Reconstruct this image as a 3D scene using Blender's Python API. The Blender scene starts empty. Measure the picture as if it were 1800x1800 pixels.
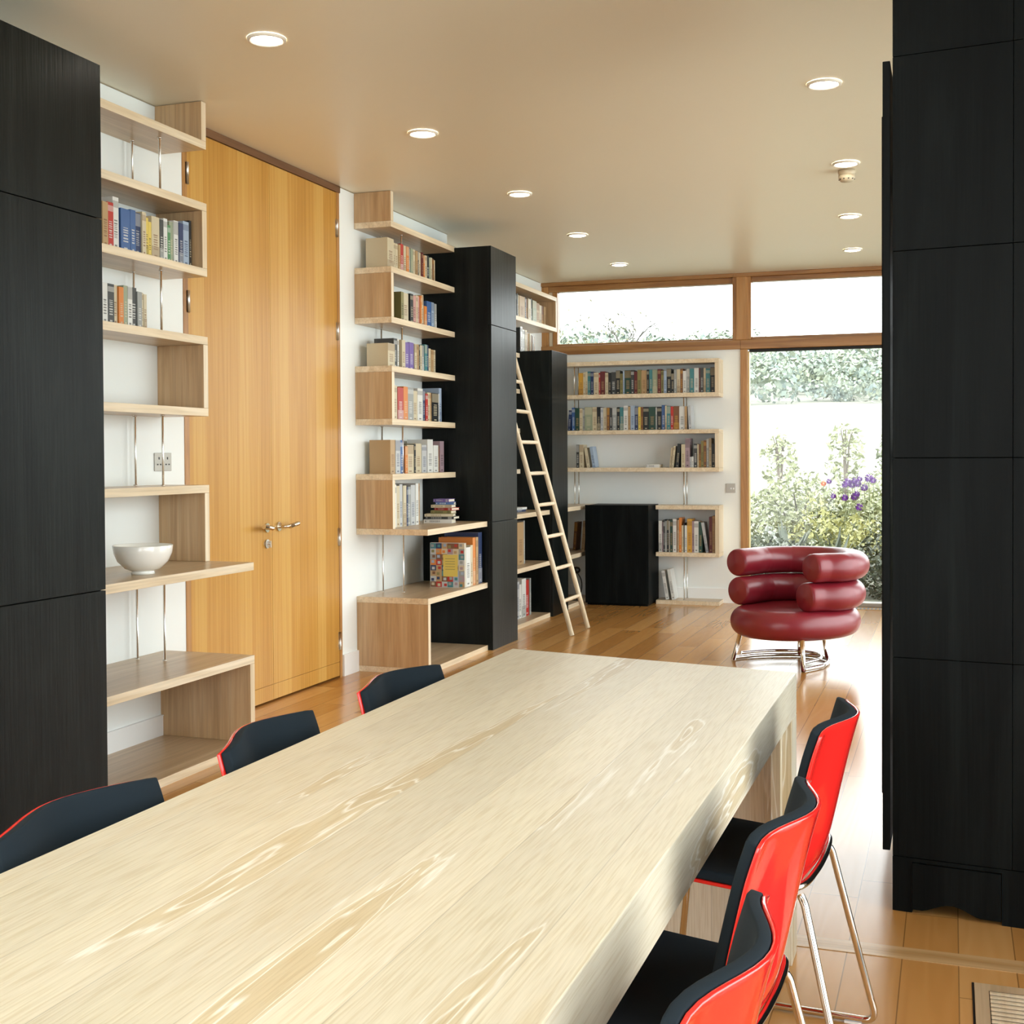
import bpy, math, random
from mathutils import Vector, Matrix
random.seed(7)
S = bpy.context.scene
COL = S.collection
R = math.radians

# ------------------------------------------------------------------ camera
cd = bpy.data.cameras.new('camera')
cam = bpy.data.objects.new('camera', cd); COL.objects.link(cam)
yaw, pit, rol = R(19.4748), R(0.9936), R(-0.3089)
fw = Vector((-math.sin(yaw)*math.cos(pit), math.cos(yaw)*math.cos(pit), -math.sin(pit)))
rt = Vector((math.cos(yaw), math.sin(yaw), 0)); up = rt.cross(fw)
r2 = rt*math.cos(rol)+up*math.sin(rol); u2 = -rt*math.sin(rol)+up*math.cos(rol)
cam.matrix_world = Matrix(((r2.x, u2.x, -fw.x, 3.607), (r2.y, u2.y, -fw.y, 0.0), (r2.z, u2.z, -fw.z, 1.37), (0, 0, 0, 1)))
cd.sensor_width = 36; cd.lens = 36*2183.9/1800; cd.shift_y = -58.05/1800
cd.clip_start = 0.05; cd.clip_end = 900
S.camera = cam

# ------------------------------------------------------------------ daylight
W = bpy.data.worlds.new('overcast_sky'); S.world = W; W.use_nodes = True
bg = W.node_tree.nodes['Background']
bg.inputs[0].default_value = (0.93, 0.98, 1.0, 1); bg.inputs[1].default_value = 3.0
sun = bpy.data.lights.new('sun', 'SUN'); sun.energy = 1.6; sun.angle = R(12); sun.color = (1, .96, .88)
so = bpy.data.objects.new('sun', sun); COL.objects.link(so)
so.rotation_euler = (R(38), 0, R(200))
def portal(name, loc, rot, sx, sy):
    l = bpy.data.lights.new(name, 'AREA'); l.shape = 'RECTANGLE'; l.size = sx; l.size_y = sy
    l.cycles.is_portal = True
    o = bpy.data.objects.new(name, l); COL.objects.link(o); o.location = loc; o.rotation_euler = rot
portal('daylight_back', (2.4, 11.80, 1.55), (R(-90), 0, 0), 5.2, 3.1)
portal('daylight_side_far', (5.06, 8.1, 1.5), (0, R(90), 0), 3.0, 6.9)
portal('daylight_side_near', (5.06, 0.7, 1.5), (0, R(90), 0), 3.0, 5.6)
portal('daylight_rear', (2.5, -3.10, 1.5), (R(90), 0, 0), 4.6, 2.9)
S.view_settings.view_transform = 'Standard'; S.view_settings.look = 'None'
S.view_settings.gamma = 1; S.view_settings.use_curve_mapping = False
S.view_settings.exposure = 1.03
try:
    c = S.cycles
    c.max_bounces = 9; c.diffuse_bounces = 6; c.glossy_bounces = 4; c.transmission_bounces = 4; c.transparent_max_bounces = 8
    c.sample_clamp_indirect = 6; c.use_denoising = True; c.caustics_reflective = False; c.caustics_refractive = False
except Exception:
    pass

# ------------------------------------------------------------------ materials
def mat(name, color, rough=.5, metal=0, spec=.5, emit=None, coat=0):
    m = bpy.data.materials.new(name); m.use_nodes = True
    b = m.node_tree.nodes['Principled BSDF']
    b.inputs['Base Color'].default_value = (*color, 1); b.inputs['Roughness'].default_value = rough
    b.inputs['Metallic'].default_value = metal; b.inputs['Specular IOR Level'].default_value = spec
    b.inputs['Coat Weight'].default_value = coat
    if emit:
        b.inputs['Emission Color'].default_value = (*emit[0], 1); b.inputs['Emission Strength'].default_value = emit[1]
    return m
def N(m, t, **kw):
    n = m.node_tree.nodes.new(t)
    for k, v in kw.items():
        if k.startswith('_'): setattr(n, k[1:], v)
        else: n.inputs[k.replace('__', ' ')].default_value = v
    return n
def L(m, a, ao, b, bo): m.node_tree.links.new(a.outputs[ao], b.inputs[bo])
def ramp(m, stops):
    r = m.node_tree.nodes.new('ShaderNodeValToRGB'); e = r.color_ramp.elements
    while len(e) < len(stops): e.new(.5)
    for q, (p, c) in zip(e, stops): q.position = p; q.color = (*c, 1)
    return r
def wood(name, dark, mid, light, rough=.45, axis=2, scale=(14, 14, .7), bump=.08, coat=0, spec=.5, fine=90, wrough=.0):
    """streaky grain running along one axis of the piece"""
    m = mat(name, mid, rough, spec=spec, coat=coat); bs = m.node_tree.nodes['Principled BSDF']
    tc = N(m, 'ShaderNodeTexCoord'); mp = N(m, 'ShaderNodeMapping')
    sc = list(scale)
    if axis == 0: sc = [scale[2], scale[0], scale[1]]
    if axis == 1: sc = [scale[0], scale[2], scale[1]]
    mp.inputs['Scale'].default_value = sc
    L(m, tc, 'Object', mp, 'Vector')
    n1 = N(m, 'ShaderNodeTexNoise', Scale=1.0, Detail=5, Roughness=.6, Distortion=1.2)
    L(m, mp, 'Vector', n1, 'Vector')
    r1 = ramp(m, [(.32, dark), (.5, mid), (.68, light)]); L(m, n1, 'Fac', r1, 'Fac')
    mp2 = N(m, 'ShaderNodeMapping'); k = fine/scale[0]
    mp2.inputs['Scale'].default_value = [v*k if v > 2 else v*4 for v in sc]
    L(m, tc, 'Object', mp2, 'Vector')
    n2 = N(m, 'ShaderNodeTexNoise', Scale=1.0, Detail=2); L(m, mp2, 'Vector', n2, 'Vector')
    r2_ = ramp(m, [(.3, (.72,)*3), (.6, (1,)*3)]); L(m, n2, 'Fac', r2_, 'Fac')
    mx = N(m, 'ShaderNodeMix', _data_type='RGBA', _blend_type='MULTIPLY'); mx.inputs[0].default_value = .55
    L(m, r1, 'Color', mx, 6); L(m, r2_, 'Color', mx, 7); L(m, mx, 2, bs, 'Base Color')
    bp = N(m, 'ShaderNodeBump', Strength=bump, Distance=.002); L(m, n2, 'Fac', bp, 'Height'); L(m, bp, 'Normal', bs, 'Normal')
    return m

M = {}
M['wall'] = mat('white_paint', (.84, .88, .87), .7)
M['ceil'] = mat('ceiling_paint', (.79, .74, .59), .36, spec=.5)
M['skirt'] = mat('white_gloss_paint', (.86, .88, .88), .35)
M['oak'] = wood('pale_oak', (.42, .265, .13), (.52, .345, .185), (.59, .415, .24), .36)
M['oakh'] = wood('pale_oak_boards', (.46, .32, .18), (.55, .405, .25), (.62, .475, .315), .3, axis=1)
M['oakx'] = wood('pale_oak_boards_across', (.46, .32, .18), (.55, .405, .25), (.62, .475, .315), .3, axis=0)
M['edge'] = wood('pale_oak_edge', (.66, .52, .34), (.76, .63, .44), (.84, .73, .56), .45, axis=1, bump=.02)
M['edgev'] = wood('pale_oak_edge_upright', (.66, .52, .34), (.76, .63, .44), (.84, .73, .56), .45, axis=2, bump=.02)
M['black'] = wood('black_stained_oak', (.0025, .0035, .0035), (.005, .007, .0065), (.010, .013, .012), .34, scale=(9, 9, .8), bump=.5, spec=.18)
M['blackf'] = wood('ebonised_oak', (.0015, .0022, .0022), (.003, .004, .004), (.006, .008, .008), .5, scale=(9, 9, .8), bump=.4, spec=.08)
M['joint'] = mat('dark_joint', (.004, .004, .004), .8)
M['frame'] = wood('varnished_timber', (.26, .11, .03), (.36, .17, .05), (.44, .23, .08), .35, axis=0)
M['framev'] = wood('varnished_timber_upright', (.30, .13, .03), (.44, .21, .06), (.52, .28, .1), .35, axis=2)
M['darktrim'] = wood('dark_timber_trim', (.12, .05, .02), (.17, .08, .035), (.22, .11, .05), .45, axis=1)
M['steel'] = mat('brushed_steel', (.62, .60, .56), .3, metal=1)
M['chrome'] = mat('chrome', (.82, .80, .77), .08, metal=1)
M['rod'] = mat('steel_rod', (.72, .70, .66), .22, metal=1)
M['brass'] = mat('nickel_handle', (.70, .62, .50), .2, metal=1)
M['grey_plate'] = mat('satin_grey_plate', (.42, .40, .36), .4, metal=.4)
M['slot'] = mat('black_slot', (.01, .01, .01), .6)
M['whiteplastic'] = mat('ivory_plastic', (.55, .47, .33), .5)
M['porcelain'] = mat('white_glaze', (.90, .92, .89), .15, coat=.4)
M['red'] = mat('red_gloss_shell', (.80, .022, .018), .12, coat=.6)
M['padnavy'] = mat('charcoal_fabric', (.008, .015, .022), .9, spec=.25)
M['leather'] = mat('oxblood_leather', (.21, .012, .022), .33, spec=.6)
M['lens'] = mat('lamp_lens', (1, 1, 1), .4, emit=((1, .93, .80), 14))
M['lampring'] = mat('lamp_ring', (.75, .70, .60), .35)
M['blackmetal'] = mat('black_lamp_paint', (.01, .01, .01), .35)
M['pages'] = mat('book_pages', (.72, .66, .52), .8)
M['concrete'] = mat('pale_terrace', (.6, .6, .56), .8)

# table oak: limed, flamed figure
def table_mat(name, axis=1):
    m = mat(name, (.7, .58, .4), .34, spec=1.0); bs = m.node_tree.nodes['Principled BSDF']
    tc = N(m, 'ShaderNodeTexCoord'); mp = N(m, 'ShaderNodeMapping'); mp.inputs['Scale'].default_value = (9, .8, 9) if axis == 1 else (9, 9, .8)
    L(m, tc, 'Object', mp, 'Vector')
    # each glued-up stave gets its own offset
    sep = N(m, 'ShaderNodeSeparateXYZ'); L(m, tc, 'Object', sep, 'Vector')
    dv = N(m, 'ShaderNodeMath', _operation='MULTIPLY'); dv.inputs[1].default_value = 1/.149; L(m, sep, 'X', dv, 0)
    fl = N(m, 'ShaderNodeMath', _operation='FLOOR'); L(m, dv, 0, fl, 0)
    wn = N(m, 'ShaderNodeTexWhiteNoise', _noise_dimensions='1D'); L(m, fl, 0, wn, 'W')
    sc2 = N(m, 'ShaderNodeVectorMath', _operation='SCALE'); sc2.inputs['Scale'].default_value = 6; L(m, wn, 'Color', sc2, 0)
    ad = N(m, 'ShaderNodeVectorMath', _operation='ADD'); L(m, mp, 'Vector', ad, 0); L(m, sc2, 0, ad, 1)
    n0 = N(m, 'ShaderNodeTexNoise', Scale=.95, Detail=4, Roughness=.46, Distortion=.3); L(m, ad, 0, n0, 'Vector')
    ba, tn, wh = (.69, .63, .505), (.60, .505, .345), (.88, .86, .79)
    r1 = ramp(m, [(.26, (.63, .54, .38)), (.30, (.66, .58, .43)), (.37, ba), (.48, (.71, .65, .51)), (.592, ba), (.600, wh), (.607, (.65, .565, .41)), (.634, (.63, .54, .375)), (.640, wh), (.648, tn), (.69, (.58, .48, .315)), (.696, wh), (.706, tn)])
    L(m, n0, 'Fac', r1, 'Fac')
    mp3 = N(m, 'ShaderNodeMapping'); mp3.inputs['Scale'].default_value = (260, 9, 260) if axis == 1 else (260, 260, 9); L(m, tc, 'Object', mp3, 'Vector')
    n3 = N(m, 'ShaderNodeTexNoise', Scale=1, Detail=2); L(m, mp3, 'Vector', n3, 'Vector')
    r3 = ramp(m, [(.36, (.74, .66, .52)), (.5, (.96, .96, .96)), (.66, (1.12, 1.12, 1.14))]); L(m, n3, 'Fac', r3, 'Fac')
    mx = N(m, 'ShaderNodeMix', _data_type='RGBA', _blend_type='MULTIPLY'); mx.inputs[0].default_value = .42
    L(m, r1, 'Color', mx, 6); L(m, r3, 'Color', mx, 7)
    # staves differ slightly in tone, thin glue joints
    n4 = N(m, 'ShaderNodeMath', _operation='MULTIPLY_ADD'); n4.inputs[1].default_value = .10; n4.inputs[2].default_value = .95; L(m, wn, 'Value', n4, 0)
    fr = N(m, 'ShaderNodeMath', _operation='FRACT'); L(m, dv, 0, fr, 0)
    gt = N(m, 'ShaderNodeMath', _operation='GREATER_THAN'); gt.inputs[1].default_value = .012; L(m, fr, 0, gt, 0)
    jo = N(m, 'ShaderNodeMath', _operation='MULTIPLY_ADD'); jo.inputs[1].default_value = .22; jo.inputs[2].default_value = .78; L(m, gt, 0, jo, 0)
    tm = N(m, 'ShaderNodeMath', _operation='MULTIPLY'); L(m, n4, 0, tm, 0); L(m, jo, 0, tm, 1)
    vs = N(m, 'ShaderNodeVectorMath', _operation='SCALE'); L(m, mx, 2, vs, 0); L(m, tm, 0, vs, 'Scale')
    L(m, vs, 0, bs, 'Base Color')
    bp = N(m, 'ShaderNodeBump', Strength=.25, Distance=.001); L(m, n3, 'Fac', bp, 'Height'); L(m, bp, 'Normal', bs, 'Normal')
    return m
M['table'] = table_mat('limed_oak_top', 1)
M['tablev'] = table_mat('limed_oak_end', 2)

def door_mat():
    m = mat('amber_veneer', (.6, .35, .1), .32, spec=.3); bs = m.node_tree.nodes['Principled BSDF']
    tc = N(m, 'ShaderNodeTexCoord'); sep = N(m, 'ShaderNodeSeparateXYZ'); L(m, tc, 'Object', sep, 'Vector')
    dv = N(m, 'ShaderNodeMath', _operation='MULTIPLY'); dv.inputs[1].default_value = 9.3; L(m, sep, 'Y', dv, 0)
    fl = N(m, 'ShaderNodeMath', _operation='FLOOR'); L(m, dv, 0, fl, 0)
    wn = N(m, 'ShaderNodeTexWhiteNoise', _noise_dimensions='1D'); L(m, fl, 0, wn, 'W')
    mp = N(m, 'ShaderNodeMapping'); mp.inputs['Scale'].default_value = (1, 60, 1.2); L(m, tc, 'Object', mp, 'Vector')
    n = N(m, 'ShaderNodeTexNoise', Scale=1, Detail=4); L(m, mp, 'Vector', n, 'Vector')
    a = N(m, 'ShaderNodeMath', _operation='MULTIPLY_ADD'); a.inputs[1].default_value = .45; L(m, wn, 'Value', a, 0); L(m, n, 'Fac', a, 2)
    r = ramp(m, [(.3, (.43, .205, .034)), (.62, (.53, .275, .058)), (.95, (.60, .35, .092))]); L(m, a, 0, r, 'Fac'); L(m, r, 'Color', bs, 'Base Color')
    return m
M['door'] = door_mat()

def floor_mat():
    m = mat('oak_floorboards', (.5, .28, .1), .2, spec=.5); bs = m.node_tree.nodes['Principled BSDF']
    tc = N(m, 'ShaderNodeTexCoord'); sep = N(m, 'ShaderNodeSeparateXYZ'); L(m, tc, 'Object', sep, 'Vector')
    u = N(m, 'ShaderNodeMath', _operation='MULTIPLY'); u.inputs[1].default_value = 1/.145; L(m, sep, 'X', u, 0)
    ui = N(m, 'ShaderNodeMath', _operation='FLOOR'); L(m, u, 0, ui, 0)
    w1 = N(m, 'ShaderNodeTexWhiteNoise', _noise_dimensions='1D'); L(m, ui, 0, w1, 'W')
    v = N(m, 'ShaderNodeMath', _operation='MULTIPLY_ADD'); v.inputs[1].default_value = 1/1.5; L(m, sep, 'Y', v, 0); L(m, w1, 'Value', v, 2)
    vi = N(m, 'ShaderNodeMath', _operation='FLOOR'); L(m, v, 0, vi, 0)
    cb = N(m, 'ShaderNodeCombineXYZ'); L(m, ui, 0, cb, 'X'); L(m, vi, 0, cb, 'Y')
    w2 = N(m, 'ShaderNodeTexWhiteNoise', _noise_dimensions='2D'); L(m, cb, 0, w2, 'Vector')
    sc = N(m, 'ShaderNodeVectorMath', _operation='SCALE'); sc.inputs['Scale'].default_value = 9; L(m, w2, 'Color', sc, 0)
    mp = N(m, 'ShaderNodeMapping'); mp.inputs['Scale'].default_value = (12, 1.1, 1); L(m, tc, 'Object', mp, 'Vector')
    ad = N(m, 'ShaderNodeVectorMath', _operation='ADD'); L(m, mp, 0, ad, 0); L(m, sc, 0, ad, 1)
    n0 = N(m, 'ShaderNodeTexNoise', Scale=.6, Detail=2); L(m, ad, 0, n0, 'Vector')
    k = N(m, 'ShaderNodeMath', _operation='MULTIPLY'); k.inputs[1].default_value = 60; L(m, n0, 'Fac', k, 0)
    sn = N(m, 'ShaderNodeMath', _operation='SINE'); L(m, k, 0, sn, 0)
    tone = N(m, 'ShaderNodeMath', _operation='MULTIPLY_ADD'); tone.inputs[1].default_value = .07; L(m, sn, 0, tone, 0); L(m, w2, 'Value', tone, 2)
    r = ramp(m, [(.0, (.42, .195, .05)), (.5, (.53, .265, .078)), (1., (.61, .335, .12))]); L(m, tone, 0, r, 'Fac')
    def gap(src, wd):
        f = N(m, 'ShaderNodeMath', _operation='FRACT'); L(m, src, 0, f, 0)
        g = N(m, 'ShaderNodeMath', _operation='GREATER_THAN'); g.inputs[1].default_value = wd; L(m, f, 0, g, 0); return g
    g1 = gap(u, .022); g2 = gap(v, .0025); gg = N(m, 'ShaderNodeMath', _operation='MULTIPLY'); L(m, g1, 0, gg, 0); L(m, g2, 0, gg, 1)
    mm = N(m, 'ShaderNodeMath', _operation='MULTIPLY_ADD'); mm.inputs[1].default_value = .5; mm.inputs[2].default_value = .5; L(m, gg, 0, mm, 0)
    vs = N(m, 'ShaderNodeVectorMath', _operation='SCALE'); L(m, r, 'Color', vs, 0); L(m, mm, 0, vs, 'Scale')
    L(m, vs, 0, bs, 'Base Color')
    return m
M['floor'] = floor_mat()
M['band'] = wood('pale_floor_band', (.48, .28, .11), (.56, .35, .16), (.62, .41, .21), .22, axis=0)

def glass_mat():
    m = bpy.data.materials.new('window_glass'); m.use_nodes = True; t = m.node_tree; t.nodes.clear()
    o = N(m, 'ShaderNodeOutputMaterial'); mx = N(m, 'ShaderNodeMixShader')
    tr = N(m, 'ShaderNodeBsdfTransparent'); tr.inputs[0].default_value = (.97, .98, .97, 1)
    gl = N(m, 'ShaderNodeBsdfGlossy', Roughness=.02); fr = N(m, 'ShaderNodeFresnel', IOR=1.3)
    L(m, fr, 0, mx, 0); L(m, tr, 0, mx, 1); L(m, gl, 0, mx, 2); L(m, mx, 0, o, 0)
    return m
M['glass'] = glass_mat()

# ------------------------------------------------------------------ mesh helpers
class MB:
    def __init__(s): s.v = []; s.f = []; s.m = []; s.sm = []
    def quad(s, pts, mi=0, smooth=False):
        b = len(s.v); s.v += [tuple(p) for p in pts]; s.f.append(tuple(range(b, b+len(pts)))); s.m.append(mi); s.sm.append(smooth)
    def box(s, x0, x1, y0, y1, z0, z1, mi=0, mats=None):
        """mats: material index per side (-x,+x,-y,+y,-z,+z)"""
        b = len(s.v); s.v += [(x, y, z) for z in (z0, z1) for y in (y0, y1) for x in (x0, x1)]
        F = [(0, 4, 6, 2), (1, 3, 7, 5), (0, 1, 5, 4), (2, 6, 7, 3), (0, 2, 3, 1), (4, 5, 7, 6)]
        for i, f in enumerate(F):
            s.f.append(tuple(b+k for k in f)); s.m.append(mats[i] if mats else mi); s.sm.append(False)
    def prism(s, poly, z0, z1, mi=0, side=None):
        n = len(poly); b = len(s.v)
        s.v += [(x, y, z0) for x, y in poly]+[(x, y, z1) for x, y in poly]
        s.f.append(tuple(b+i for i in reversed(range(n)))); s.m.append(mi); s.sm.append(False)
        s.f.append(tuple(b+n+i for i in range(n))); s.m.append(mi); s.sm.append(False)
        for i in range(n):
            j = (i+1) % n; s.f.append((b+i, b+j, b+n+j, b+n+i)); s.m.append(mi if side is None else side); s.sm.append(False)
    def grid(s, G, mi=0, closed_u=False, closed_v=False, flip=False):
        nu, nv = len(G), len(G[0]); b = len(s.v)
        for r_ in G: s.v += [tuple(p) for p in r_]
        for i in range(nu if closed_u else nu-1):
            for j in range(nv if closed_v else nv-1):
                i2, j2 = (i+1) % nu, (j+1) % nv
                q = (b+i*nv+j, b+i2*nv+j, b+i2*nv+j2, b+i*nv+j2)
                s.f.append(q[::-1] if flip else q); s.m.append(mi); s.sm.append(True)
    def tube(s, pts, r, n=10, mi=0, caps=True):
        pts = [Vector(p) for p in pts]; rs = r if isinstance(r, (list, tuple)) else [r]*len(pts)
        T = []
        for i in range(len(pts)):
            a = pts[max(i-1, 0)]; c_ = pts[min(i+1, len(pts)-1)]; T.append((c_-a).normalized())
        nrm = T[0].orthogonal().normalized(); G = []
        for i, p in enumerate(pts):
            nrm = (nrm-T[i]*nrm.dot(T[i])).normalized(); bn = T[i].cross(nrm)
            G.append([p+(nrm*math.cos(2*math.pi*k/n)+bn*math.sin(2*math.pi*k/n))*rs[i] for k in range(n)])
        b = len(s.v); s.grid(G, mi, closed_v=True, flip=True)
        if caps:
            s.f.append(tuple(b+k for k in range(n))); s.m.append(mi); s.sm.append(False)
            e = b+(len(pts)-1)*n
            s.f.append(tuple(e+k for k in reversed(range(n)))); s.m.append(mi); s.sm.append(False)
    def lathe(s, prof, n=32, c=(0, 0), mi=0):
        G = [[(c[0]+r*math.cos(2*math.pi*k/n), c[1]+r*math.sin(2*math.pi*k/n), z) for k in range(n)] for r, z in prof]
        s.grid(G, mi, closed_v=True, flip=False)
    def build(s, name, mats, parent=None, loc=(0, 0, 0), rotz=0, bevel=0, origin=None):
        me = bpy.data.meshes.new(name)
        vs = s.v
        if origin is not None:
            ox, oy, oz = origin; vs = [(x-ox, y-oy, z-oz) for x, y, z in vs]; loc = origin
        me.from_pydata([tuple(v) for v in vs], [], s.f)
        for m_ in (mats if isinstance(mats, (list, tuple)) else [mats]): me.materials.append(M[m_] if isinstance(m_, str) else m_)
        me.polygons.foreach_set('material_index', s.m); me.polygons.foreach_set('use_smooth', s.sm); me.update()
        o = bpy.data.objects.new(name, me); COL.objects.link(o)
        o.location = loc; o.rotation_euler = (0, 0, rotz)
        if parent is not None: o.parent = parent
        if bevel:
            bv = o.modifiers.new('soft_edges', 'BEVEL'); bv.width = bevel; bv.segments = 2; bv.limit_method = 'ANGLE'
        return o
def round_path(pts, r, n=5):
    pts = [Vector(p) for p in pts]; out = [pts[0]]
    for i in range(1, len(pts)-1):
        a, p, c_ = pts[i-1], pts[i], pts[i+1]
        d1 = (a-p); d2 = (c_-p); rr = min(r, d1.length*.45, d2.length*.45); d1.normalize(); d2.normalize()
        for k in range(n+1):
            t = k/n; q1 = p+d1*rr*(1-t); q2 = p+d2*rr*t; out.append(q1*(1-t)+q2*t)
    out.append(pts[-1]); return out
def smooth_path(pts, n=8, closed=False):
    P = [Vector(p) for p in pts]; out = []; m_ = len(P)
    for i in range(m_ if closed else m_-1):
        if closed: a, b, c_, d = P[i-1], P[i], P[(i+1) % m_], P[(i+2) % m_]
        else: a, b, c_, d = P[max(i-1, 0)], P[i], P[i+1], P[min(i+2, m_-1)]
        for k in range(n):
            t = k/n
            out.append(.5*((2*b)+(-a+c_)*t+(2*a-5*b+4*c_-d)*t*t+(-a+3*b-3*c_+d)*t**3))
    if not closed: out.append(P[-1])
    return out
def tag(o, label, cat, group=None, kind=None):
    o['label'] = label; o['category'] = cat
    if group: o['group'] = group
    if kind: o['kind'] = kind
    return o
def struct(o): o['kind'] = 'structure'; return o
def thing(name, loc, label, cat, group=None, rotz=0):
    o = bpy.data.objects.new(name, None); COL.objects.link(o); o.location = loc; o.rotation_euler = (0, 0, rotz)
    o.empty_display_size = .1
    return tag(o, label, cat, group)
def copy_tree(o, parent=None):
    c_ = o.copy(); COL.objects.link(c_); c_.parent = parent
    for ch in list(o.children): copy_tree(ch, c_)
    return c_

# ------------------------------------------------------------------ room shell
H = 3.066; D0 = 11.561; PHI = R(1.2045); JOG = -.165
def BY(x): return D0+x*math.tan(PHI)
b = MB(); b.box(-.35, 5.05, -3.1, 11.75, -.12, 0); struct(b.build('floor', 'floor'))
b = MB(); b.box(-.35, 5.05, -3.1, 11.75, H, H+.15); struct(b.build('ceiling', 'ceil'))
b = MB()                                                        # left wall, thinner beyond the tall cupboard
b.box(-.3, 0, -3.0, 5.30, 0, H); b.box(-.3, 0, 6.98, 8.75, 0, H); b.box(-.3, JOG, 8.75, 11.75, 0, H)
b.box(-.3, -.16, 5.30, 6.98, 0, H)
struct(b.build('wall_left', 'wall'))
b = MB()                                                        # back wall under the clerestory
b.prism([(JOG, BY(JOG)), (1.762, BY(1.762)), (1.762, BY(1.762)+.16), (JOG, BY(JOG)+.16)], 0, 2.362)
struct(b.build('wall_back', 'wall'))
b = MB()
b.box(4.9, 5.05, 3.5, 4.7, 0, H); b.box(4.9, 5.05, -3.1, -2.1, 0, H); b.box(4.9, 5.05, 11.45, 11.75, 0, H)
b.box(4.9, 5.05, -2.1, 11.45, 2.96, H); struct(b.build('wall_right', 'wall'))
b = MB(); b.box(-.3, .25, -3.1, -3.0, 0, H); b.box(4.75, 5.05, -3.1, -3.0, 0, H); b.box(.25, 4.75, -3.1, -3.0, 2.9, H)
struct(b.build('wall_rear', 'wall'))
# pale timber bands let into the floor
b = MB(); b.box(2.2, 4.9, 3.515, 3.60, .0005, .0015); struct(b.build('trim_1', 'band'))
# skirting
b = MB(); b.box(0, .014, 3.97, 5.295, 0, .135); b.box(.0142, .017, 3.97, 5.295, .130, .1345); b.box(0, .014, 6.985, 8.22, 0, .135)
b.box(JOG, JOG+.014, 8.80, 11.5, 0, .135); struct(b.build('baseboard_left', 'skirt'))
b = MB(); b.prism([(JOG+.02, BY(JOG)-.014), (1.76, BY(1.76)-.014), (1.76, BY(1.76)), (JOG+.02, BY(JOG))], 0, .135)
struct(b.build('baseboard_back', 'skirt'))
# strip coloured dark for the shadow joint where ceiling meets the left wall
b = MB(); b.box(0, .004, 3.0, 5.30, H-.004, H-.0005); b.box(0, .004, 6.98, 8.75, H-.004, H-.0005); b.box(JOG, JOG+.004, 8.8, 11.5, H-.004, H-.0005)
struct(b.build('trim_2', mat('ceiling_joint', (.34, .29, .20), .8)))

# ------------------------------------------------------------------ windows
def bwbox(b_, x0, x1, d0, d1, z0, z1, mi=0):
    """box in the plane of the back wall: d = distance in front of (+) / behind (-) its face"""
    b_.prism([(x0, BY(x0)-d1), (x1, BY(x1)-d1), (x1, BY(x1)-d0), (x0, BY(x0)-d0)], z0, z1, mi)
def window(name, frames, pane, zoff=0):
    r_ = bpy.data.objects.new(name, None); COL.objects.link(r_); r_.location = (pane[0], BY(pane[0]), 0); struct(r_)
    for nm, mt, bxs in frames:
        b_ = MB()
        for a in bxs: bwbox(b_, *a)
        o = b_.build(nm, mt, None, bevel=.004); o.location = (0, 0, 0); o.parent = r_
        o.matrix_parent_inverse = Matrix.Translation(-r_.location)
    b_ = MB(); bwbox(b_, pane[0], pane[1], -.065, -.059, pane[2], pane[3]); o = b_.build('pane', 'glass'); o.parent = r_
    o.matrix_parent_inverse = Matrix.Translation(-r_.location)
    return r_
window('window_1', [
    ('head', 'frame', [(JOG, 1.70, -.10, .02, 3.03, H), (JOG+.03, 1.70, -.10, -.01, 2.975, 3.03)]),
    ('jamb', 'framev', [(JOG, -.10, -.10, .0, 2.448, 3.03), (-.06, -.012, -.10, -.02, 2.448, 2.975)]),
    ('inner_edge', mat('lit_chamfer_tone', (.72, .66, .52), .5), [(-.10, -.06, -.09, -.03, 2.448, 2.975)]),  # timber chamfer; the daylight on it is put into its pale colour
    ('sill', 'frame', [(JOG, 1.762, -.10, .02, 2.362, 2.448), (-.012, 1.70, -.10, -.01, 2.448, 2.468)]),
], (-.02, 1.70, 2.46, 2.98))
window('window_2', [
    ('mullion', 'framev', [(1.69, 1.86, -.10, .012, 2.448, 3.03), (1.725, 1.825, -.1, .022, 2.448, 3.03)]),
    ('head', 'frame', [(1.70, 4.9, -.10, .02, 3.03, H), (1.86, 4.9, -.10, -.01, 2.985, 3.03)]),
    ('transom', 'frame', [(1.762, 4.9, -.10, .02, 2.362, 2.448), (1.86, 4.9, -.10, -.01, 2.448, 2.475)]),
    ('end_jamb', 'framev', [(4.82, 4.9, -.10, .01, 2.448, 3.03)]),
], (1.86, 4.82, 2.47, 2.99))
window('window_3', [
    ('jamb', 'framev', [(1.762, 1.826, -.12, .012, .0, 2.362), (4.82, 4.9, -.12, .01, 0, 2.362)]),
    ('inner_edge', mat('sunlit_beading', (.78, .62, .30), .4), [(1.826, 1.838, -.1, -.03, .036, 2.345)]),  # sunlight on the timber is painted in as a brighter colour
    ('blind_slot', 'slot', [(1.838, 4.82, -.1, -.02, 2.338, 2.362)]),
    ('sill', 'grey_plate', [(1.826, 4.82, -.14, .0, 0, .036)]),
], (1.838, 4.82, .036, 2.338))
def side_glazing(name, y0, y1, posts):
    r_ = bpy.data.objects.new(name, None); COL.objects.link(r_); r_.location = (4.95, y0, 0); struct(r_)
    for y in posts:
        b_ = MB(); b_.box(4.92, 5.0, y-.03, y+.03, 0, 2.96); o = b_.build('post', 'framev'); o.parent = r_; o.matrix_parent_inverse = Matrix.Translation(-r_.location)
    b_ = MB(); b_.box(4.955, 4.961, y0, y1, 0, 2.96); o = b_.build('pane', 'glass'); o.parent = r_; o.matrix_parent_inverse = Matrix.Translation(-r_.location)
side_glazing('window_4', 4.7, 11.45, [4.73, 6.95, 9.2, 11.42])
side_glazing('window_5', -2.1, 3.5, [-2.07, .7, 3.47])

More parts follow.
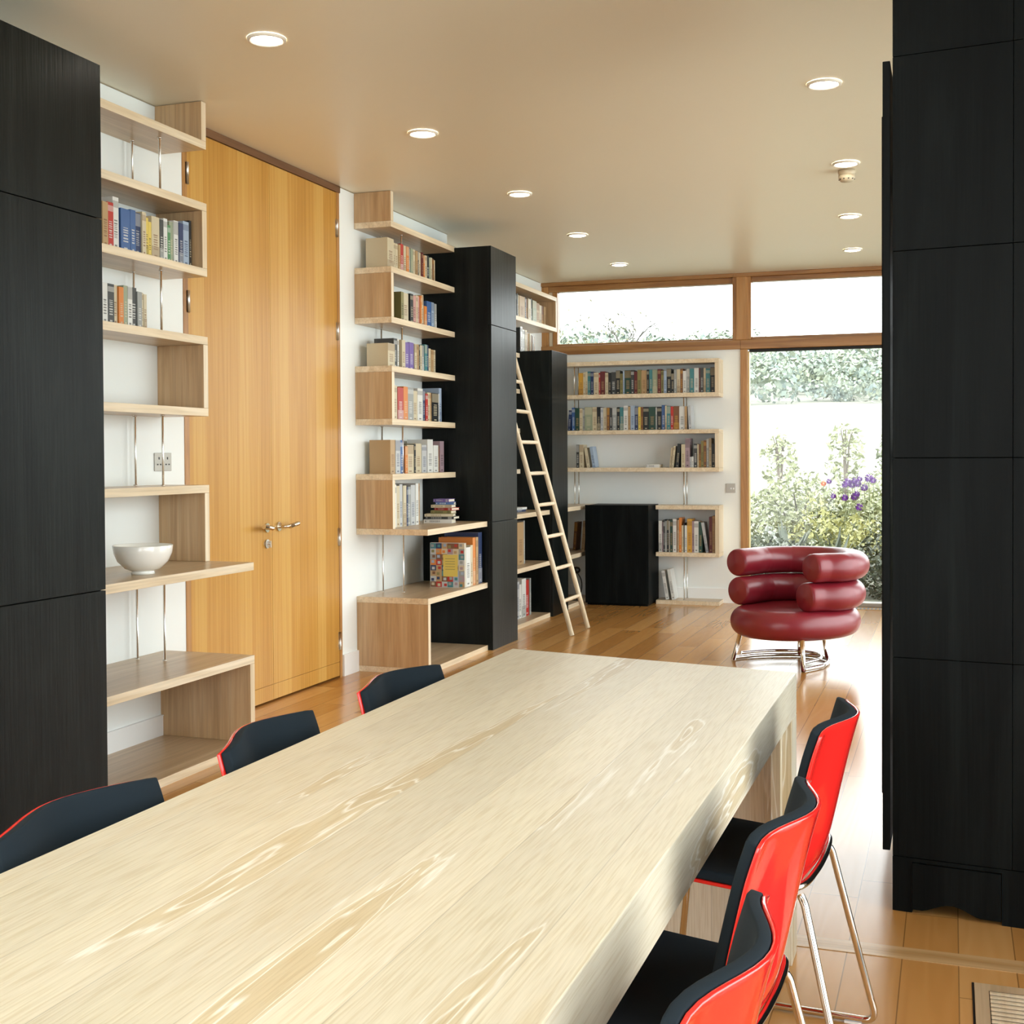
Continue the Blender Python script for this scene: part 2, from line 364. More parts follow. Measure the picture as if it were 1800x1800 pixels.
# ------------------------------------------------------------------ double door
dr = bpy.data.objects.new('door_1', None); COL.objects.link(dr); dr.location = (0, 6.14, 0); struct(dr)
def dpart(b_, name, mt, bev=0, par=None):
    o = b_.build(name, mt, None, bevel=bev); o.parent = par or dr
    o.matrix_parent_inverse = (par or dr).matrix_basis.inverted() if par is None else Matrix.Translation(-dr.location)
    return o
b = MB(); b.box(-.12, .004, 5.30, 5.34, 0, H-.03); b.box(-.12, .004, 6.945, 6.98, 0, H-.03); dpart(b, 'frame', 'framev')
b = MB(); b.box(-.12, .012, 5.30, 6.98, H-.042, H-.001); dpart(b, 'head_trim', 'darktrim')
b = MB(); b.box(-.05, .002, 5.342, 6.138, .10, H-.045); b.box(-.05, .002, 5.342, 6.138, .012, .097); b.box(-.05, -.004, 5.342, 6.138, .09, .105); dpart(b, 'leaf', 'door')
b = MB(); b.box(-.05, .002, 6.141, 6.943, .10, H-.045); b.box(-.05, .002, 6.141, 6.943, .012, .097); b.box(-.05, -.004, 6.141, 6.943, .09, .105); dpart(b, 'leaf', 'door')
for y in (5.339, 6.945):
    for z in ((2.80, 2.16, .88, .23) if y > 6 else (2.80, 2.16, .88, .23)):
        b = MB(); b.tube([(.006, y, z-.055), (.006, y, z+.055)], .009, 8); b.box(-.0, .004, y-.014, y+.014, z-.055, z+.055); dpart(b, 'hinge', 'steel')
def lever(yc, sgn):
    b_ = MB(); z = .985
    b_.tube([(.0, yc, z), (.012, yc, z)], .026, 16); b_.tube(round_path([(.01, yc, z), (.055, yc, z), (.060, yc+sgn*.05, z), (.062, yc+sgn*.135, z+.012)], .02), [.011]*7+[.009]*1, 10) if False else b_.tube(round_path([(.01, yc, z), (.055, yc, z), (.062, yc+sgn*.12, z+.012)], .02), .010, 10)
    b_.tube([(.060, yc+sgn*.03, z), (.0625, yc+sgn*.125, z+.013)], .013, 10)
    dpart(b_, 'lever_handle', 'brass')
lever(6.075, -1); lever(6.205, 1)
b = MB(); b.tube([(.0, 6.075, .895), (.012, 6.075, .895)], .025, 16); b.tube([(.012, 6.075, .895), (.03, 6.075, .895)], .007, 8); b.box(.012, .032, 6.071, 6.079, .875, .912); dpart(b, 'lock', 'steel')

# ------------------------------------------------------------------ black cupboards
def cupboard(name, x0, x1, y0, y1, z1, seams, label, mt='black', front='+x'):
    r_ = thing(name, (x0, y0, 0), label, 'cabinet')
    inv = Matrix.Translation(-Vector((x0, y0, 0)))
    b_ = MB(); b_.box(x0+.002, x1-.022, y0, y1, 0, z1); o = b_.build('carcass', mt, bevel=.002); o.parent = r_; o.matrix_parent_inverse = inv
    zs = [0.0]+seams+[z1]
    for a, c_ in zip(zs[:-1], zs[1:]):
        b_ = MB(); b_.box(x1-.0215, x1, y0, y1, a+(.002 if a else 0), c_-(.002 if c_ < z1 else 0)); o = b_.build('door' if a < .1 or len(zs) > 3 else 'panel', mt, bevel=.0015); o.parent = r_; o.matrix_parent_inverse = inv
    return r_
cupboard('tall_cabinet', 0.001, .558, 2.75, 3.955, 2.868, [.872, 2.285], 'tall black stained oak cabinet at the left edge, beside the shelf with the white bowl')
cupboard('tall_cabinet', 0.001, .538, 8.255, 8.79, 2.868, [.911, 2.31], 'narrow tall black oak cabinet between the ladder and the double door shelves')
cupboard('tall_cabinet', JOG+.001, .385, 10.15, 10.60, 2.286, [], 'shorter black cupboard behind the ladder with books on its top')
LC = thing('low_cabinet', (.39, 11.07, 0), 'low black cabinet standing against the back bookshelves', 'cabinet')
b = MB(); b.box(0.02, .61, .022, .478, .02, .922); b.box(.03, .60, .03, .47, 0, .02); b.build('carcass', 'blackf', LC, bevel=.002)
b = MB(); b.box(0.018, .614, 0, .0215, .02, .926); b.build('door', 'blackf', LC, bevel=.002)
LC.rotation_euler.z = PHI

# right-hand tall cupboard wall, its front turned slightly
RC = thing('tall_cabinet', (3.441, 3.89, 0), 'tall black cabinet filling the right side of the picture', 'cabinet', rotz=R(-5.8))
zs = [.165, .764, 1.362, 1.979, 2.557, 3.05]
b = MB(); b.box(.004, 1.36, .024, .68, .165, 3.05); b.build('carcass', 'blackf', RC)
for a, c_ in zip(zs[:-1], zs[1:]):
    for xa, xb in ((0, .3345), (.3355, .9), (.901, 1.36)):
        b = MB(); b.box(xa, xb, 0, .0235, a+.0006, c_-.0006); b.build('door', 'blackf', RC, bevel=.0015)
b = MB(); b.box(.0, .056, .0, .05, .0, .164); b.box(.307, 1.36, .0, .05, .0, .164); b.box(.0, .04, .05, .66, .0, .164); b.box(.04, 1.36, .5, .66, 0, .164); b.box(.056, .307, .0, .05, .1525, .164); pl = b.build('plinth', 'blackf', RC)
b = MB()                                                        # plinth flap with its scooped lower edge
top = .15; pts = [(.058, .012)]
for k in range(13):
    t = k/12; pts.append((.085+.165*t, .012+.026*math.sin(math.pi*t)**1.5))
pts += [(.305, .012), (.305, top), (.058, top)]
n = len(pts); bb = len(b.v); b.v += [(x, -.006, z) for x, z in pts]+[(x, .004, z) for x, z in pts]
b.f.append(tuple(range(n))); b.m.append(0); b.sm.append(False); b.f.append(tuple(reversed(range(n, 2*n)))); b.m.append(0); b.sm.append(False)
for i in range(n):
    j = (i+1) % n; b.f.append((i, n+i, n+j, j)); b.m.append(0); b.sm.append(False)
b.build('flap', 'blackf', RC)
for (x0, x1, y0, y1, z0, z1) in ((3.412, 3.434, 3.895, 4.55, .178, 2.548), (3.374, 3.398, 4.60, 5.25, .165, 2.568)):
    b = MB(); b.box(x0-3.441, x1-3.441, y0-3.89, y1-3.89, z0, z1)
    for z in (z0+.25, z1-.25, (z0+z1)/2): b.box(x1-3.441, x1-3.441+.05, y1-3.89-.1, y1-3.89-.04, z-.03, z+.03)
    o = b.build('side_door', 'blackf', RC, bevel=.002); o.matrix_parent_inverse = Matrix.Rotation(R(5.8), 4, 'Z')

# ------------------------------------------------------------------ serpentine shelving
T = .038
ZL = [2.875, 2.587, 2.268, 1.958, 1.620, 1.268, .918, .482, .036]
def rodpair(par, inv, pts, z0, z1):
    for (x, y) in pts:
        b_ = MB(); b_.tube([(x, y, z0), (x, y, z1)], .0055, 10); b_.tube([(x, y, z0), (x, y, z0+.006)], .010, 10); b_.tube([(x, y, z1-.006), (x, y, z1)], .010, 10)
        o = b_.build('rod', 'rod', par); o.matrix_parent_inverse = inv
def shelf_unit(name, label, xw, y0, y1, end, depths, zl, panels, rods_y, wall_end='hi'):
    """boards from y0 to y1; the end panels stand at y = end"""
    r_ = thing(name, (xw, y0, 0), label, 'shelf'); inv = Matrix.Translation(-Vector((xw, y0, 0)))
    for i, z in enumerate(zl):
        d = depths[i]; b_ = MB()
        b_.box(xw+.001, xw+d, y0, y1, z-T, z, mats=(0, 1, 1, 1, 0, 0)); o = b_.build('shelf_board', ['oakh', 'edge'], bevel=.0012); o.parent = r_; o.matrix_parent_inverse = inv
    for (za, zb, d) in panels:
        b_ = MB(); ya, yb = (end-T, end) if end > y0+.5 else (end, end+T)
        b_.box(xw+.001, xw+d, ya, yb, za+.0005, zb-.0005, mats=(0, 1, 0, 0, 0, 0)); o = b_.build('end_panel', ['oak', 'edgev'], bevel=.0012); o.parent = r_; o.matrix_parent_inverse = inv
    for (za, zb) in ((1, 0), (3, 2), (5, 4), (7, 6)):
        rodpair(r_, inv, [(xw+.04, rods_y), (xw+.19, rods_y)], zl[za], zl[zb]-T)
    return r_
dep = [.26]*6+[.50]*3
Z1 = [2.880, 2.586, 2.276, 1.952, 1.612, 1.247, .882, .442, .036]
def panels(zl, shallow=.26, deep=.50, top=True):
    p = [(zl[2], zl[1]-T, shallow), (zl[4], zl[3]-T, shallow), (zl[6], zl[5]-T, shallow), (zl[8], zl[7]-T, deep)]
    if top: p.append((zl[0], H-.002, shallow))
    return p
shelf_unit('wall_shelving', 'oak serpentine shelving holding the white bowl, between the left cabinet and double door', 0, 3.956, 5.12, 5.12, dep, Z1, panels(Z1), 4.85)
shelf_unit('wall_shelving', 'oak serpentine shelving to the right of the double door, open end facing the black cabinet', 0, 7.19, 8.2545, 7.19, dep, ZL, panels(ZL), 7.50)
Z3 = ZL[:]
r3 = thing('wall_shelving', (JOG, 8.79, 0), 'oak shelving behind the ladder, between two black cupboards and running to the corner', 'shelf')
inv3 = Matrix.Translation(-Vector((JOG, 8.79, 0)))
for i, z in enumerate(Z3):
    if i < 2: spans = [(8.791, 11.23)]
    else: spans = [(8.791, 10.149), (10.601, 11.552 if i >= 6 else 11.31)]
    for (a, c_) in spans:
        if i in (2, 3, 4, 5) and a > 10: continue
        d = .26 if i < 6 else .525
        if a > 10: c_ = 11.06 if i == 8 else 11.30
        b_ = MB(); b_.box(JOG+.001, JOG+d, a, c_, z-T, z, mats=(0, 1, 1, 1, 0, 0)); o = b_.build('shelf_board', ['oakh', 'edge'], bevel=.0012); o.parent = r3; o.matrix_parent_inverse = inv3
b_ = MB(); b_.box(JOG+.001, JOG+.26, 11.23-T, 11.23, Z3[1]+.0005, Z3[0]-T-.0005, mats=(0, 1, 0, 0, 0, 0)); o = b_.build('end_panel', ['oak', 'edgev'], bevel=.0012); o.parent = r3; o.matrix_parent_inverse = inv3
for za, zb in ((2, 1), (4, 3), (6, 5), (1, 0)): rodpair(r3, inv3, [(JOG+.04, 10.02 if za > 1 else 9.7)], Z3[za], Z3[zb]-T)
# back wall unit, local frame: x along the wall, y = -(distance from the wall)
BW = thing('wall_shelving', (0, D0, 0), 'oak serpentine bookshelves across the white back wall', 'shelf', rotz=PHI)
for i in range(2, 9):
    z = ZL[i]; x0 = JOG+.008
    d = .25
    xb = 1.60
    for (xa_, xb_) in ([(x0, xb)] if i < 6 else [(x0, .372), (1.010, xb)]):
        b_ = MB(); b_.box(xa_, xb_, -d, -.001, z-T, z, mats=(1, 1, 1, 1, 0, 0)); b_.build('shelf_board', ['oakx', 'edge'], BW, bevel=.0012)
b_ = MB(); b_.box(1.0, 1.56, -.245, -.02, -.0, ZL[8]-T-.0001) if ZL[8]-T > .001 else None
for (lo, hi) in ((3, 2), (5, 4), (7, 6)):
    b_ = MB(); b_.box(1.60-T, 1.60, -.25, -.001, ZL[lo]+.0005, ZL[hi]-T-.0005, mats=(0, 1, 1, 0, 0, 0)); b_.build('end_panel', ['oak', 'edgev'], BW, bevel=.0012)
for (lo, hi) in ((4, 3), (6, 5), (8, 7)):
    for x in (.215, 1.265):
        if lo == 8 and x < 1: continue
        for y in (-.04, -.19):
            b_ = MB(); z0, z1 = ZL[lo], ZL[hi]-T; b_.tube([(x, y, z0), (x, y, z1)], .0055, 10); b_.tube([(x, y, z0), (x, y, z0+.006)], .010, 10); b_.build('rod', 'rod', BW)
for y in (-.04, -.19):
    b_ = MB(); b_.tube([(.215, y, ZL[3]), (.215, y, ZL[2]-T)], .0055, 10); b_.build('rod', 'rod', BW)

# ------------------------------------------------------------------ sockets, lights, detector
def socket(loc, rotz, w, h, label, kind):
    r_ = thing('wall_socket' if kind == 'socket' else 'light_switch', loc, label, kind, rotz=rotz)
    b_ = MB(); b_.box(-w/2, w/2, -.006, 0, -h/2, h/2); b_.build('plate', 'grey_plate', r_, bevel=.002)
    if kind == 'socket':
        for sx in (-.25, .25):
            for (dx, dz, ww, hh) in ((0, .018, .006, .012), (-.012, -.012, .010, .006), (.012, -.012, .010, .006)):
                b_ = MB(); b_.box(sx*w+dx-ww/2, sx*w+dx+ww/2, -.0075, -.0058, dz-hh/2, dz+hh/2); b_.build('pin_slot', 'slot', r_)
    else:
        for sx in (.004, .026):
            b_ = MB(); b_.box(sx-.006, sx+.006, -.012, -.0058, -.012, .004); b_.build('rocker', 'skirt', r_, bevel=.002)
socket((0, 5.115, 1.357), R(90), .136, .088, 'grey double power socket on white wall left of the double door', 'socket')
socket((1.669, BY(1.669), 1.073), PHI, .088, .086, 'small grey wall switch beside the tall picture window', 'switch')
lights = [(1.00, 4.43), (1.005, 5.99), (.99, 7.58), (.92, 9.13), (.85, 10.66), (3.06, 5.84), (3.03, 7.47), (2.93, 9.11), (2.84, 10.60)]
lw = ['nearest of the left row of recessed ceiling lights, above the left shelving', 'second light of the left ceiling row, above the double door end',
      'third light of the left ceiling row, in front of the tall narrow black cabinet', 'fourth light of the left ceiling row, counting from the camera',
      'far light of the left ceiling row, closest to the clerestory window', 'nearest of the right row of recessed ceiling lights, by the black wall',
      'round ceiling light just above the smoke detector', 'third light of the right ceiling row, beyond the smoke detector', 'far light of the right ceiling row, closest to the clerestory window']
b = MB(); b.lathe([(.062, -.006), (.070, -.012), (.077, -.008), (.079, 0)], 32); ringme = b
dl = thing('ceiling_light', (0, 0, H), 'x', 'ceiling light', 'recessed ceiling lights')
b.build('trim_ring', 'lampring', dl)
b = MB(); b.lathe([(.0005, -.013), (.04, -.0125), (.060, -.007), (.0615, -.0005)], 32); b.build('lens', 'lens', dl)
for i, (x, y) in enumerate(lights):
    o = dl if i == 0 else copy_tree(dl)
    o.location = (x, y, H-.001); o['label'] = lw[i]
sd = thing('smoke_detector', (3.02, 7.66, H-.0005), 'beige smoke detector fixed to the ceiling by the black wall', 'smoke detector')
b = MB(); b.lathe([(.0005, -.001), (.05, -.001), (.052, -.012), (.046, -.03), (.0005, -.03)][::-1], 24); b.build('base', 'whiteplastic', sd)
b = MB(); b.lathe([(.0005, -.03), (.048, -.03), (.049, -.045), (.036, -.066), (.0005, -.068)][::-1], 24); h_ = b.build('head', 'whiteplastic', sd)
for k in range(10):
    a = k*math.pi/5; b = MB(); cx, cy = .0425*math.cos(a), .0425*math.sin(a)
    b.lathe([(.0005, -.0575), (.005, -.0565), (.005, -.052)], 6, (cx, cy)); b.build('vent_slot', 'slot', h_)

# ------------------------------------------------------------------ floor grilles
g1 = thing('floor_grille', (3.664, 3.0, 0), 'timber slatted floor grille at the bottom right', 'vent')
b = MB(); b.box(.034, .55, .372, .41, 0, .004); b.box(0, .034, -.3, .41, 0, .004); b.build('frame', 'oakh', g1)
b = MB(); b.box(-.006, -.0005, -.3, .416, .0, .0012); b.box(.034, .55, -.3, .372, .0, .0012); b.build('backing', 'slot', g1)
for k in range(16):
    y = .352-k*.024; b = MB(); b.box(.036, .55, y-.006, y+.0075, .0013, .006); b.build('slat', 'edge', g1, bevel=.001)
g2 = thing('floor_grille', (1.95, 11.38, 0), 'long narrow floor grille under the tall picture window', 'vent', rotz=PHI)
b = MB(); b.box(0, 2.8, 0, .17, 0, .004); b.build('frame', 'band', g2)
b = MB()
for k in range(84): b.box(.03+k*.033, .045+k*.033, .03, .14, .0042, .005)
b.build('openings', 'slot', g2)

# ------------------------------------------------------------------ bowl
bo = thing('bowl', (.36, 4.46, Z1[6]), 'white round bowl on the deep oak shelf at left', 'bowl')
b = MB(); prof = [(.0005, .012), (.045, .012), (.075, .025), (.105, .055), (.121, .09), (.125, .122), (.1235, .124), (.1215, .122), (.117, .09), (.10, .058), (.07, .032), (.0005, .024)]
b.lathe(prof, 48); b.build('body', 'porcelain', bo)
b = MB(); b.lathe([(.046, .014), (.05, .002), (.047, 0), (.043, .002), (.042, .014)], 32); b.build('foot', 'porcelain', bo)

# ------------------------------------------------------------------ dining table
HT = .773
def ty(x): return 3.65-(x-2.315)*.19
TB = thing('dining_table', (2.76, 2.05, 0), 'long limed oak dining table with solid slab ends', 'table')
invT = Matrix.Translation(-Vector((2.76, 2.05, 0)))
b = MB(); b.prism([(2.31, .52), (3.20, .35), (3.205, ty(3.205)), (2.315, ty(2.315))], HT-.112, HT)
o = b.build('tabletop', 'table', None, bevel=.002); o.parent = TB; o.matrix_parent_inverse = invT
for s in (1, -1):
    b = MB()
    if s > 0: poly = [(2.315, ty(2.315)-.112), (3.205, ty(3.205)-.112), (3.205, ty(3.205)), (2.315, ty(2.315))]
    else: poly = [(2.31, .52), (3.20, .35), (3.20, .462), (2.31, .632)]
    b.prism(poly, 0, HT-.113)
    o = b.build('end_panel', 'tablev', None, bevel=.002); o.parent = TB; o.matrix_parent_inverse = invT
b = MB(); b.prism([(3.155, ty(3.155)-.16), (3.18, ty(3.18)-.16), (3.18, ty(3.18)-.113), (3.155, ty(3.155)-.113)], 0, HT-.113)
o = b.build('cleat', 'tablev', None); o.parent = TB; o.matrix_parent_inverse = invT

# ------------------------------------------------------------------ dining chairs
def chair_surface(nu=40, nv=17):
    prof = [(-.40, .432), (-.375, .447), (-.30, .452), (-.18, .443), (-.09, .437), (-.035, .440), (-.005, .462), (.015, .505), (.030, .56), (.050, .65), (.070, .735), (.088, .800)]
    P = smooth_path([(x, 0, z) for x, z in prof], 4)
    tot = [0]
    for a, c_ in zip(P[:-1], P[1:]): tot.append(tot[-1]+(c_-a).length)
    G = []
    for i, p in enumerate(P):
        s_ = tot[i]/tot[-1]; back = min(max((p.z-.45)/.12, 0), 1)
        w = .215 if s_ < .45 else .215-.012*math.sin(min(1, (s_-.45)/.3)*math.pi)
        if s_ < .08: w -= .03*(1-s_/.08)**2
        row = []
        for j in range(nv):
            v = -1+2*j/(nv-1); sag = .050*back*(.5-.5*math.cos(math.pi*min(1, abs(v)*1.02)))
            z = p.z-.010*max(0, (s_-.9)/.1)*abs(v)**5+(1-back)*.014*v*v
            ww = w-(.003*max(0, (s_-.95)/.05))
            row.append(Vector((p.x-sag, v*ww, z)))
        G.append(row)
    return G
def offset(G, d, shrink=0, cut=0):
    nu, nv = len(G), len(G[0]); out = []
    for i in range(nu):
        row = []
        for j in range(nv):
            a = G[min(i+1, nu-1)][j]-G[max(i-1, 0)][j]; c_ = G[i][min(j+1, nv-1)]-G[i][max(j-1, 0)]
            n_ = a.cross(c_).normalized(); p = G[i][j]+n_*d
            v = -1+2*j/(nv-1); p.y -= shrink*v
            row.append(p)
        out.append(row)
    return out
def slab(A, B_, mi=0):
    b_ = MB(); nu, nv = len(A), len(A[0])
    b_.grid(A, mi); b_.grid(B_, mi, flip=True)
    rim = [(i, 0) for i in range(nu)]+[(nu-1, j) for j in range(1, nv)]+[(i, nv-1) for i in range(nu-2, -1, -1)]+[(0, j) for j in range(nv-2, 0, -1)]
    for k in range(len(rim)):
        (i, j), (p, q) = rim[k], rim[(k+1) % len(rim)]
        b_.quad([A[i][j], B_[i][j], B_[p][q], A[p][q]], mi)
    return b_
def recalc(o):
    import bmesh
    bm = bmesh.new(); bm.from_mesh(o.data); bmesh.ops.remove_doubles(bm, verts=bm.verts, dist=1e-5); bmesh.ops.recalc_face_normals(bm, faces=bm.faces); bm.to_mesh(o.data); bm.free()
def make_chair(label):
    r_ = thing('dining_chair', (0, 0, 0), label, 'chair', 'red and black dining chairs round the table')
    G = chair_surface()
    n_ = (G[1][5]-G[0][5]).cross(G[0][6]-G[0][5]); sg = 1 if n_.z > 0 else -1
    o = slab(offset(G, 0, 0), offset(G, -sg*.007, 0)).build('shell', 'red', r_); recalc(o)
    for p in o.data.polygons: p.use_smooth = True
    md = o.modifiers.new('crisp', 'BEVEL'); md.width = .002; md.segments = 2; md.limit_method = 'ANGLE'; md.angle_limit = R(50)
    a = offset(G, sg*.001, .003); c_ = offset(G, sg*.019, .008)
    o = slab(a, c_).build('upholstery', 'padnavy', r_); recalc(o)
    for p in o.data.polygons: p.use_smooth = True
    md = o.modifiers.new('crisp', 'BEVEL'); md.width = .004; md.segments = 2; md.limit_method = 'ANGLE'; md.angle_limit = R(50)
    for s in (-1, 1):
        b_ = MB(); y = s*.205; yf = s*.245
        path = round_path([(-.004, s*.188, .446), (.006, s*.196, .430), (.105, yf, .011), (-.385, yf, .011), (-.33, s*.17, .418)], .035, 6)
        b_.tube(path, .0085, 10); b_.build('sled_leg', 'chrome', r_)
        b_ = MB(); b_.box(.03, .07, yf-.010, yf+.010, 0, .006); b_.box(-.34, -.30, yf-.010, yf+.010, 0, .006); b_.build('glide', 'skirt', r_)
    b_ = MB(); path = smooth_path([(-.05, -.222, .462), (-.018, -.212, .464), (.004, -.17, .466), (.013, -.08, .467), (.015, 0, .467), (.013, .08, .467), (.004, .17, .466), (-.018, .212, .464), (-.05, .222, .462)], 4)
    b_.tube(path, .0075, 10); b_.build('back_ring', 'chrome', r_)
    b_ = MB(); b_.tube([(-.30, -.17, .418), (-.30, .17, .418)], .009, 8); b_.tube([(-.06, -.19, .418), (-.06, .19, .418)], .009, 8); b_.build('seat_rail', 'chrome', r_)
    return r_
ch0 = make_chair('red shelled dining chair farthest along the right side of the table, nearest the red armchair')
spots = [(3.322, 2.84, -3, None),
         (3.312, 2.065, -4, 'middle red shelled dining chair on the right side, its glossy back toward the camera'),
         (3.322, 1.45, -4, 'red shelled dining chair closest to the camera on the right side, cut by the frame'),
         (2.275, 2.975, 176, 'dark backed dining chair farthest along the left side of the table, red edge'),
         (2.270, 2.315, 185, 'middle dark backed dining chair of the left side, before the low oak shelf'),
         (2.278, 1.69, 181, 'dark backed dining chair closest to the camera on the left, before the black cabinet')]
for i, (x, y, rz, lb) in enumerate(spots):
    o = ch0 if i == 0 else copy_tree(ch0)
    o.location = (x, y, 0); o.rotation_euler = (0, 0, R(rz))
    if lb: o['label'] = lb

# ------------------------------------------------------------------ tubular armchair
AC = thing('armchair', (2.63, 8.40, 0), 'oxblood leather tub armchair of stacked rolls before the picture window', 'armchair', rotz=R(-34.9))
def horseshoe(R_, tipx, tipy, z, r, name, extra=0):
    pts = [(-tipx-.035, -tipy-.05, z)]
    pts += [(-tipx-.04, -tipy+.07, z)]
    for k in range(0, 13):
        a = math.pi*(1.03-1.06*k/12) if True else 0
        pts.append((R_*math.cos(a), R_*math.sin(a)*1.02+.05, z))
    pts += [(tipx+.02, -tipy+.10, z), (tipx, -tipy, z)]
    P = smooth_path(pts, 6)
    d0 = (P[0]-P[1]).normalized(); d1 = (P[-1]-P[-2]).normalized()
    full = [P[0]+d0*.012]*1+[P[0]+d0*.010, P[0]+d0*.004, P[0]-d0*.008]+P[2:-2]+[P[-1]-d1*.008, P[-1]+d1*.004, P[-1]+d1*.010, P[-1]+d1*.012]
    rs = [r*.02, r*.82, r*.93, r*.985]+[r]*(len(full)-8)+[r*.985, r*.93, r*.82, r*.02]
    m_ = len(full)
    for fr in (.17, .30, .70, .83):                              # panel seams
        k = int(fr*m_); rs[k] *= .978
    b_ = MB(); b_.tube(full, rs, 28, caps=True); return b_.build(name, 'leather', AC)
horseshoe(.350, .285, .17, .652, .093, 'top_roll')
horseshoe(.325, .252, .19, .464, .095, 'middle_roll')
b = MB(); rows = []; n = 56
def seat_r(a):
    return .315+.02*math.cos(2*a+math.pi)+(.045 if math.sin(a) < 0 else .03)*abs(math.sin(a))**2
for (k, z) in [(.001, .376), (.5, .376), (.80, .375), (.95, .374)]: rows.append([(seat_r(2*math.pi*i/n)*k*math.cos(2*math.pi*i/n), seat_r(2*math.pi*i/n)*k*math.sin(2*math.pi*i/n)+.008, z) for i in range(n)])
for t in range(0, 13):
    th = math.pi/2-math.pi*t/12
    rows.append([((seat_r(2*math.pi*i/n)+.088*math.cos(th)+.0)*math.cos(2*math.pi*i/n), (seat_r(2*math.pi*i/n)+.088*math.cos(th))*math.sin(2*math.pi*i/n)+.008, .280+.094*math.sin(th)) for i in range(n)])
rows.append([(seat_r(2*math.pi*i/n)*.9*math.cos(2*math.pi*i/n), seat_r(2*math.pi*i/n)*.9*math.sin(2*math.pi*i/n)+.008, .188) for i in range(n)])
rows.append([(.001*math.cos(2*math.pi*i/n), .001*math.sin(2*math.pi*i/n)+.008, .188) for i in range(n)])
b.grid(rows, closed_v=True, flip=False); o = b.build('seat_cushion', 'leather', AC); recalc(o)
for p in o.data.polygons: p.use_smooth = True
b = MB(); P = smooth_path([(-.305, -.27, .016), (-.27, -.04, .016), (-.14, .16, .016), (0, .215, .016), (.14, .16, .016), (.27, -.04, .016), (.305, -.27, .016)], 8)
b.tube(P, .013, 12); b.build('base_tube', 'chrome', AC)
b = MB(); P = smooth_path([(-.27, -.235, .05), (-.22, -.02, .05), (-.12, .11, .05), (0, .15, .05), (.12, .11, .05), (.22, -.02, .05), (.27, -.235, .05)], 8)
b.tube(P, .010, 12); b.build('inner_tube', 'chrome', AC)
for s in (-1, 1):
    b = MB(); b.tube([(s*.305, -.27, .003), (s*.265, -.235, .20)], .015, 12); b.build('leg', 'chrome', AC)
    b = MB(); b.tube([(s*.12, .175, .016), (s*.10, .16, .20)], .013, 12); b.build('leg', 'chrome', AC)

# ------------------------------------------------------------------ ladder
LD = thing('ladder', (.85, 9.33, 0), 'pale wooden rung ladder leaning on the shelves by the tall black cabinet', 'ladder')
def lp(y, z): return Vector((.868-.2805*z-.85, y-9.33, z))
ylo = {0: 9.105, 1: 9.55}
for s in (0, 1):
    b = MB(); y = ylo[s]; b.tube([lp(y, .0)+Vector((0, 0, .003)), lp(y, .6), lp(y, 1.4), lp(y, 2.70)], [.018, .0195, .0195, .016], 14); b.build('rail', 'edgev', LD)
z = .262
while z < 2.6:
    b = MB(); p0 = lp(9.105, z); p1 = lp(9.55, z)
    b.tube([p0-Vector((0, .018, 0)), p0+Vector((0, .03, 0)), (p0+p1)/2, p1-Vector((0, .03, 0)), p1+Vector((0, .018, 0))], [.010, .014, .0155, .014, .010], 12); b.build('rung', 'edge', LD); z += .2455
# small black lamp behind the low cabinet
DL = thing('desk_lamp', (.30, 11.15, 0), 'small black lamp on the floor in the corner beside the low black cabinet', 'lamp')
b = MB(); b.lathe([(.0005, .0), (.05, 0), (.052, .012), (.04, .03), (.0005, .034)], 20); b.build('base', 'blackmetal', DL)
b = MB(); b.tube(smooth_path([(0, 0, .03), (.045, 0, .12), (.045, 0, .22), (.0, 0, .30)], 5), .006, 8); b.build('stem', 'blackmetal', DL)
b = MB(); b.lathe([(.0005, .345), (.025, .34), (.036, .32), (.034, .30), (.022, .285), (.0005, .28)], 20); b.build('lamp_shade', 'blackmetal', DL)

# ------------------------------------------------------------------ books
PAL = {'cream': (.66, .58, .40), 'white': (.78, .79, .76), 'grey': (.34, .36, .35), 'black': (.012, .014, .014), 'navy': (.02, .04, .12), 'blue': (.05, .13, .34),
       'pale blue': (.38, .48, .62), 'teal': (.06, .24, .27), 'dark green': (.018, .065, .045), 'green': (.08, .26, .10), 'olive': (.26, .23, .08), 'yellow': (.78, .60, .12),
       'orange': (.72, .24, .04), 'red': (.50, .03, .02), 'maroon': (.14, .02, .02), 'brown': (.21, .09, .035), 'tan': (.50, .33, .16), 'pink': (.62, .34, .30),
       'purple': (.20, .13, .42), 'mauve': (.42, .30, .34), 'charcoal': (.05, .055, .055), 'silver': (.55, .57, .58), 'sage': (.33, .38, .26), 'amber': (.70, .38, .05)}
PAL = {k: tuple(c_*.86 for c_ in v) for k, v in PAL.items()}
BM = {k: mat('cover_'+k.replace(' ', '_'), v, .45) for k, v in PAL.items()}
ACC = {'cream': 'brown', 'white': 'black', 'grey': 'white', 'black': 'cream', 'navy': 'silver', 'blue': 'white', 'pale blue': 'navy', 'teal': 'cream', 'dark green': 'tan', 'green': 'white', 'olive': 'black',
       'yellow': 'black', 'orange': 'cream', 'red': 'white', 'maroon': 'tan', 'brown': 'amber', 'tan': 'brown', 'pink': 'maroon', 'purple': 'white', 'mauve': 'black', 'charcoal': 'white', 'silver': 'navy', 'sage': 'cream', 'amber': 'brown'}
def blend(a, c_, t):
    k = ('mix', a, c_, t)
    if k not in BM: BM[k] = mat('band_'+a.replace(' ', '_')+'_'+c_.replace(' ', '_'), tuple(p*(1-t)+q*t for p, q in zip(PAL[a], PAL[c_])), .5)
    return BM[k]
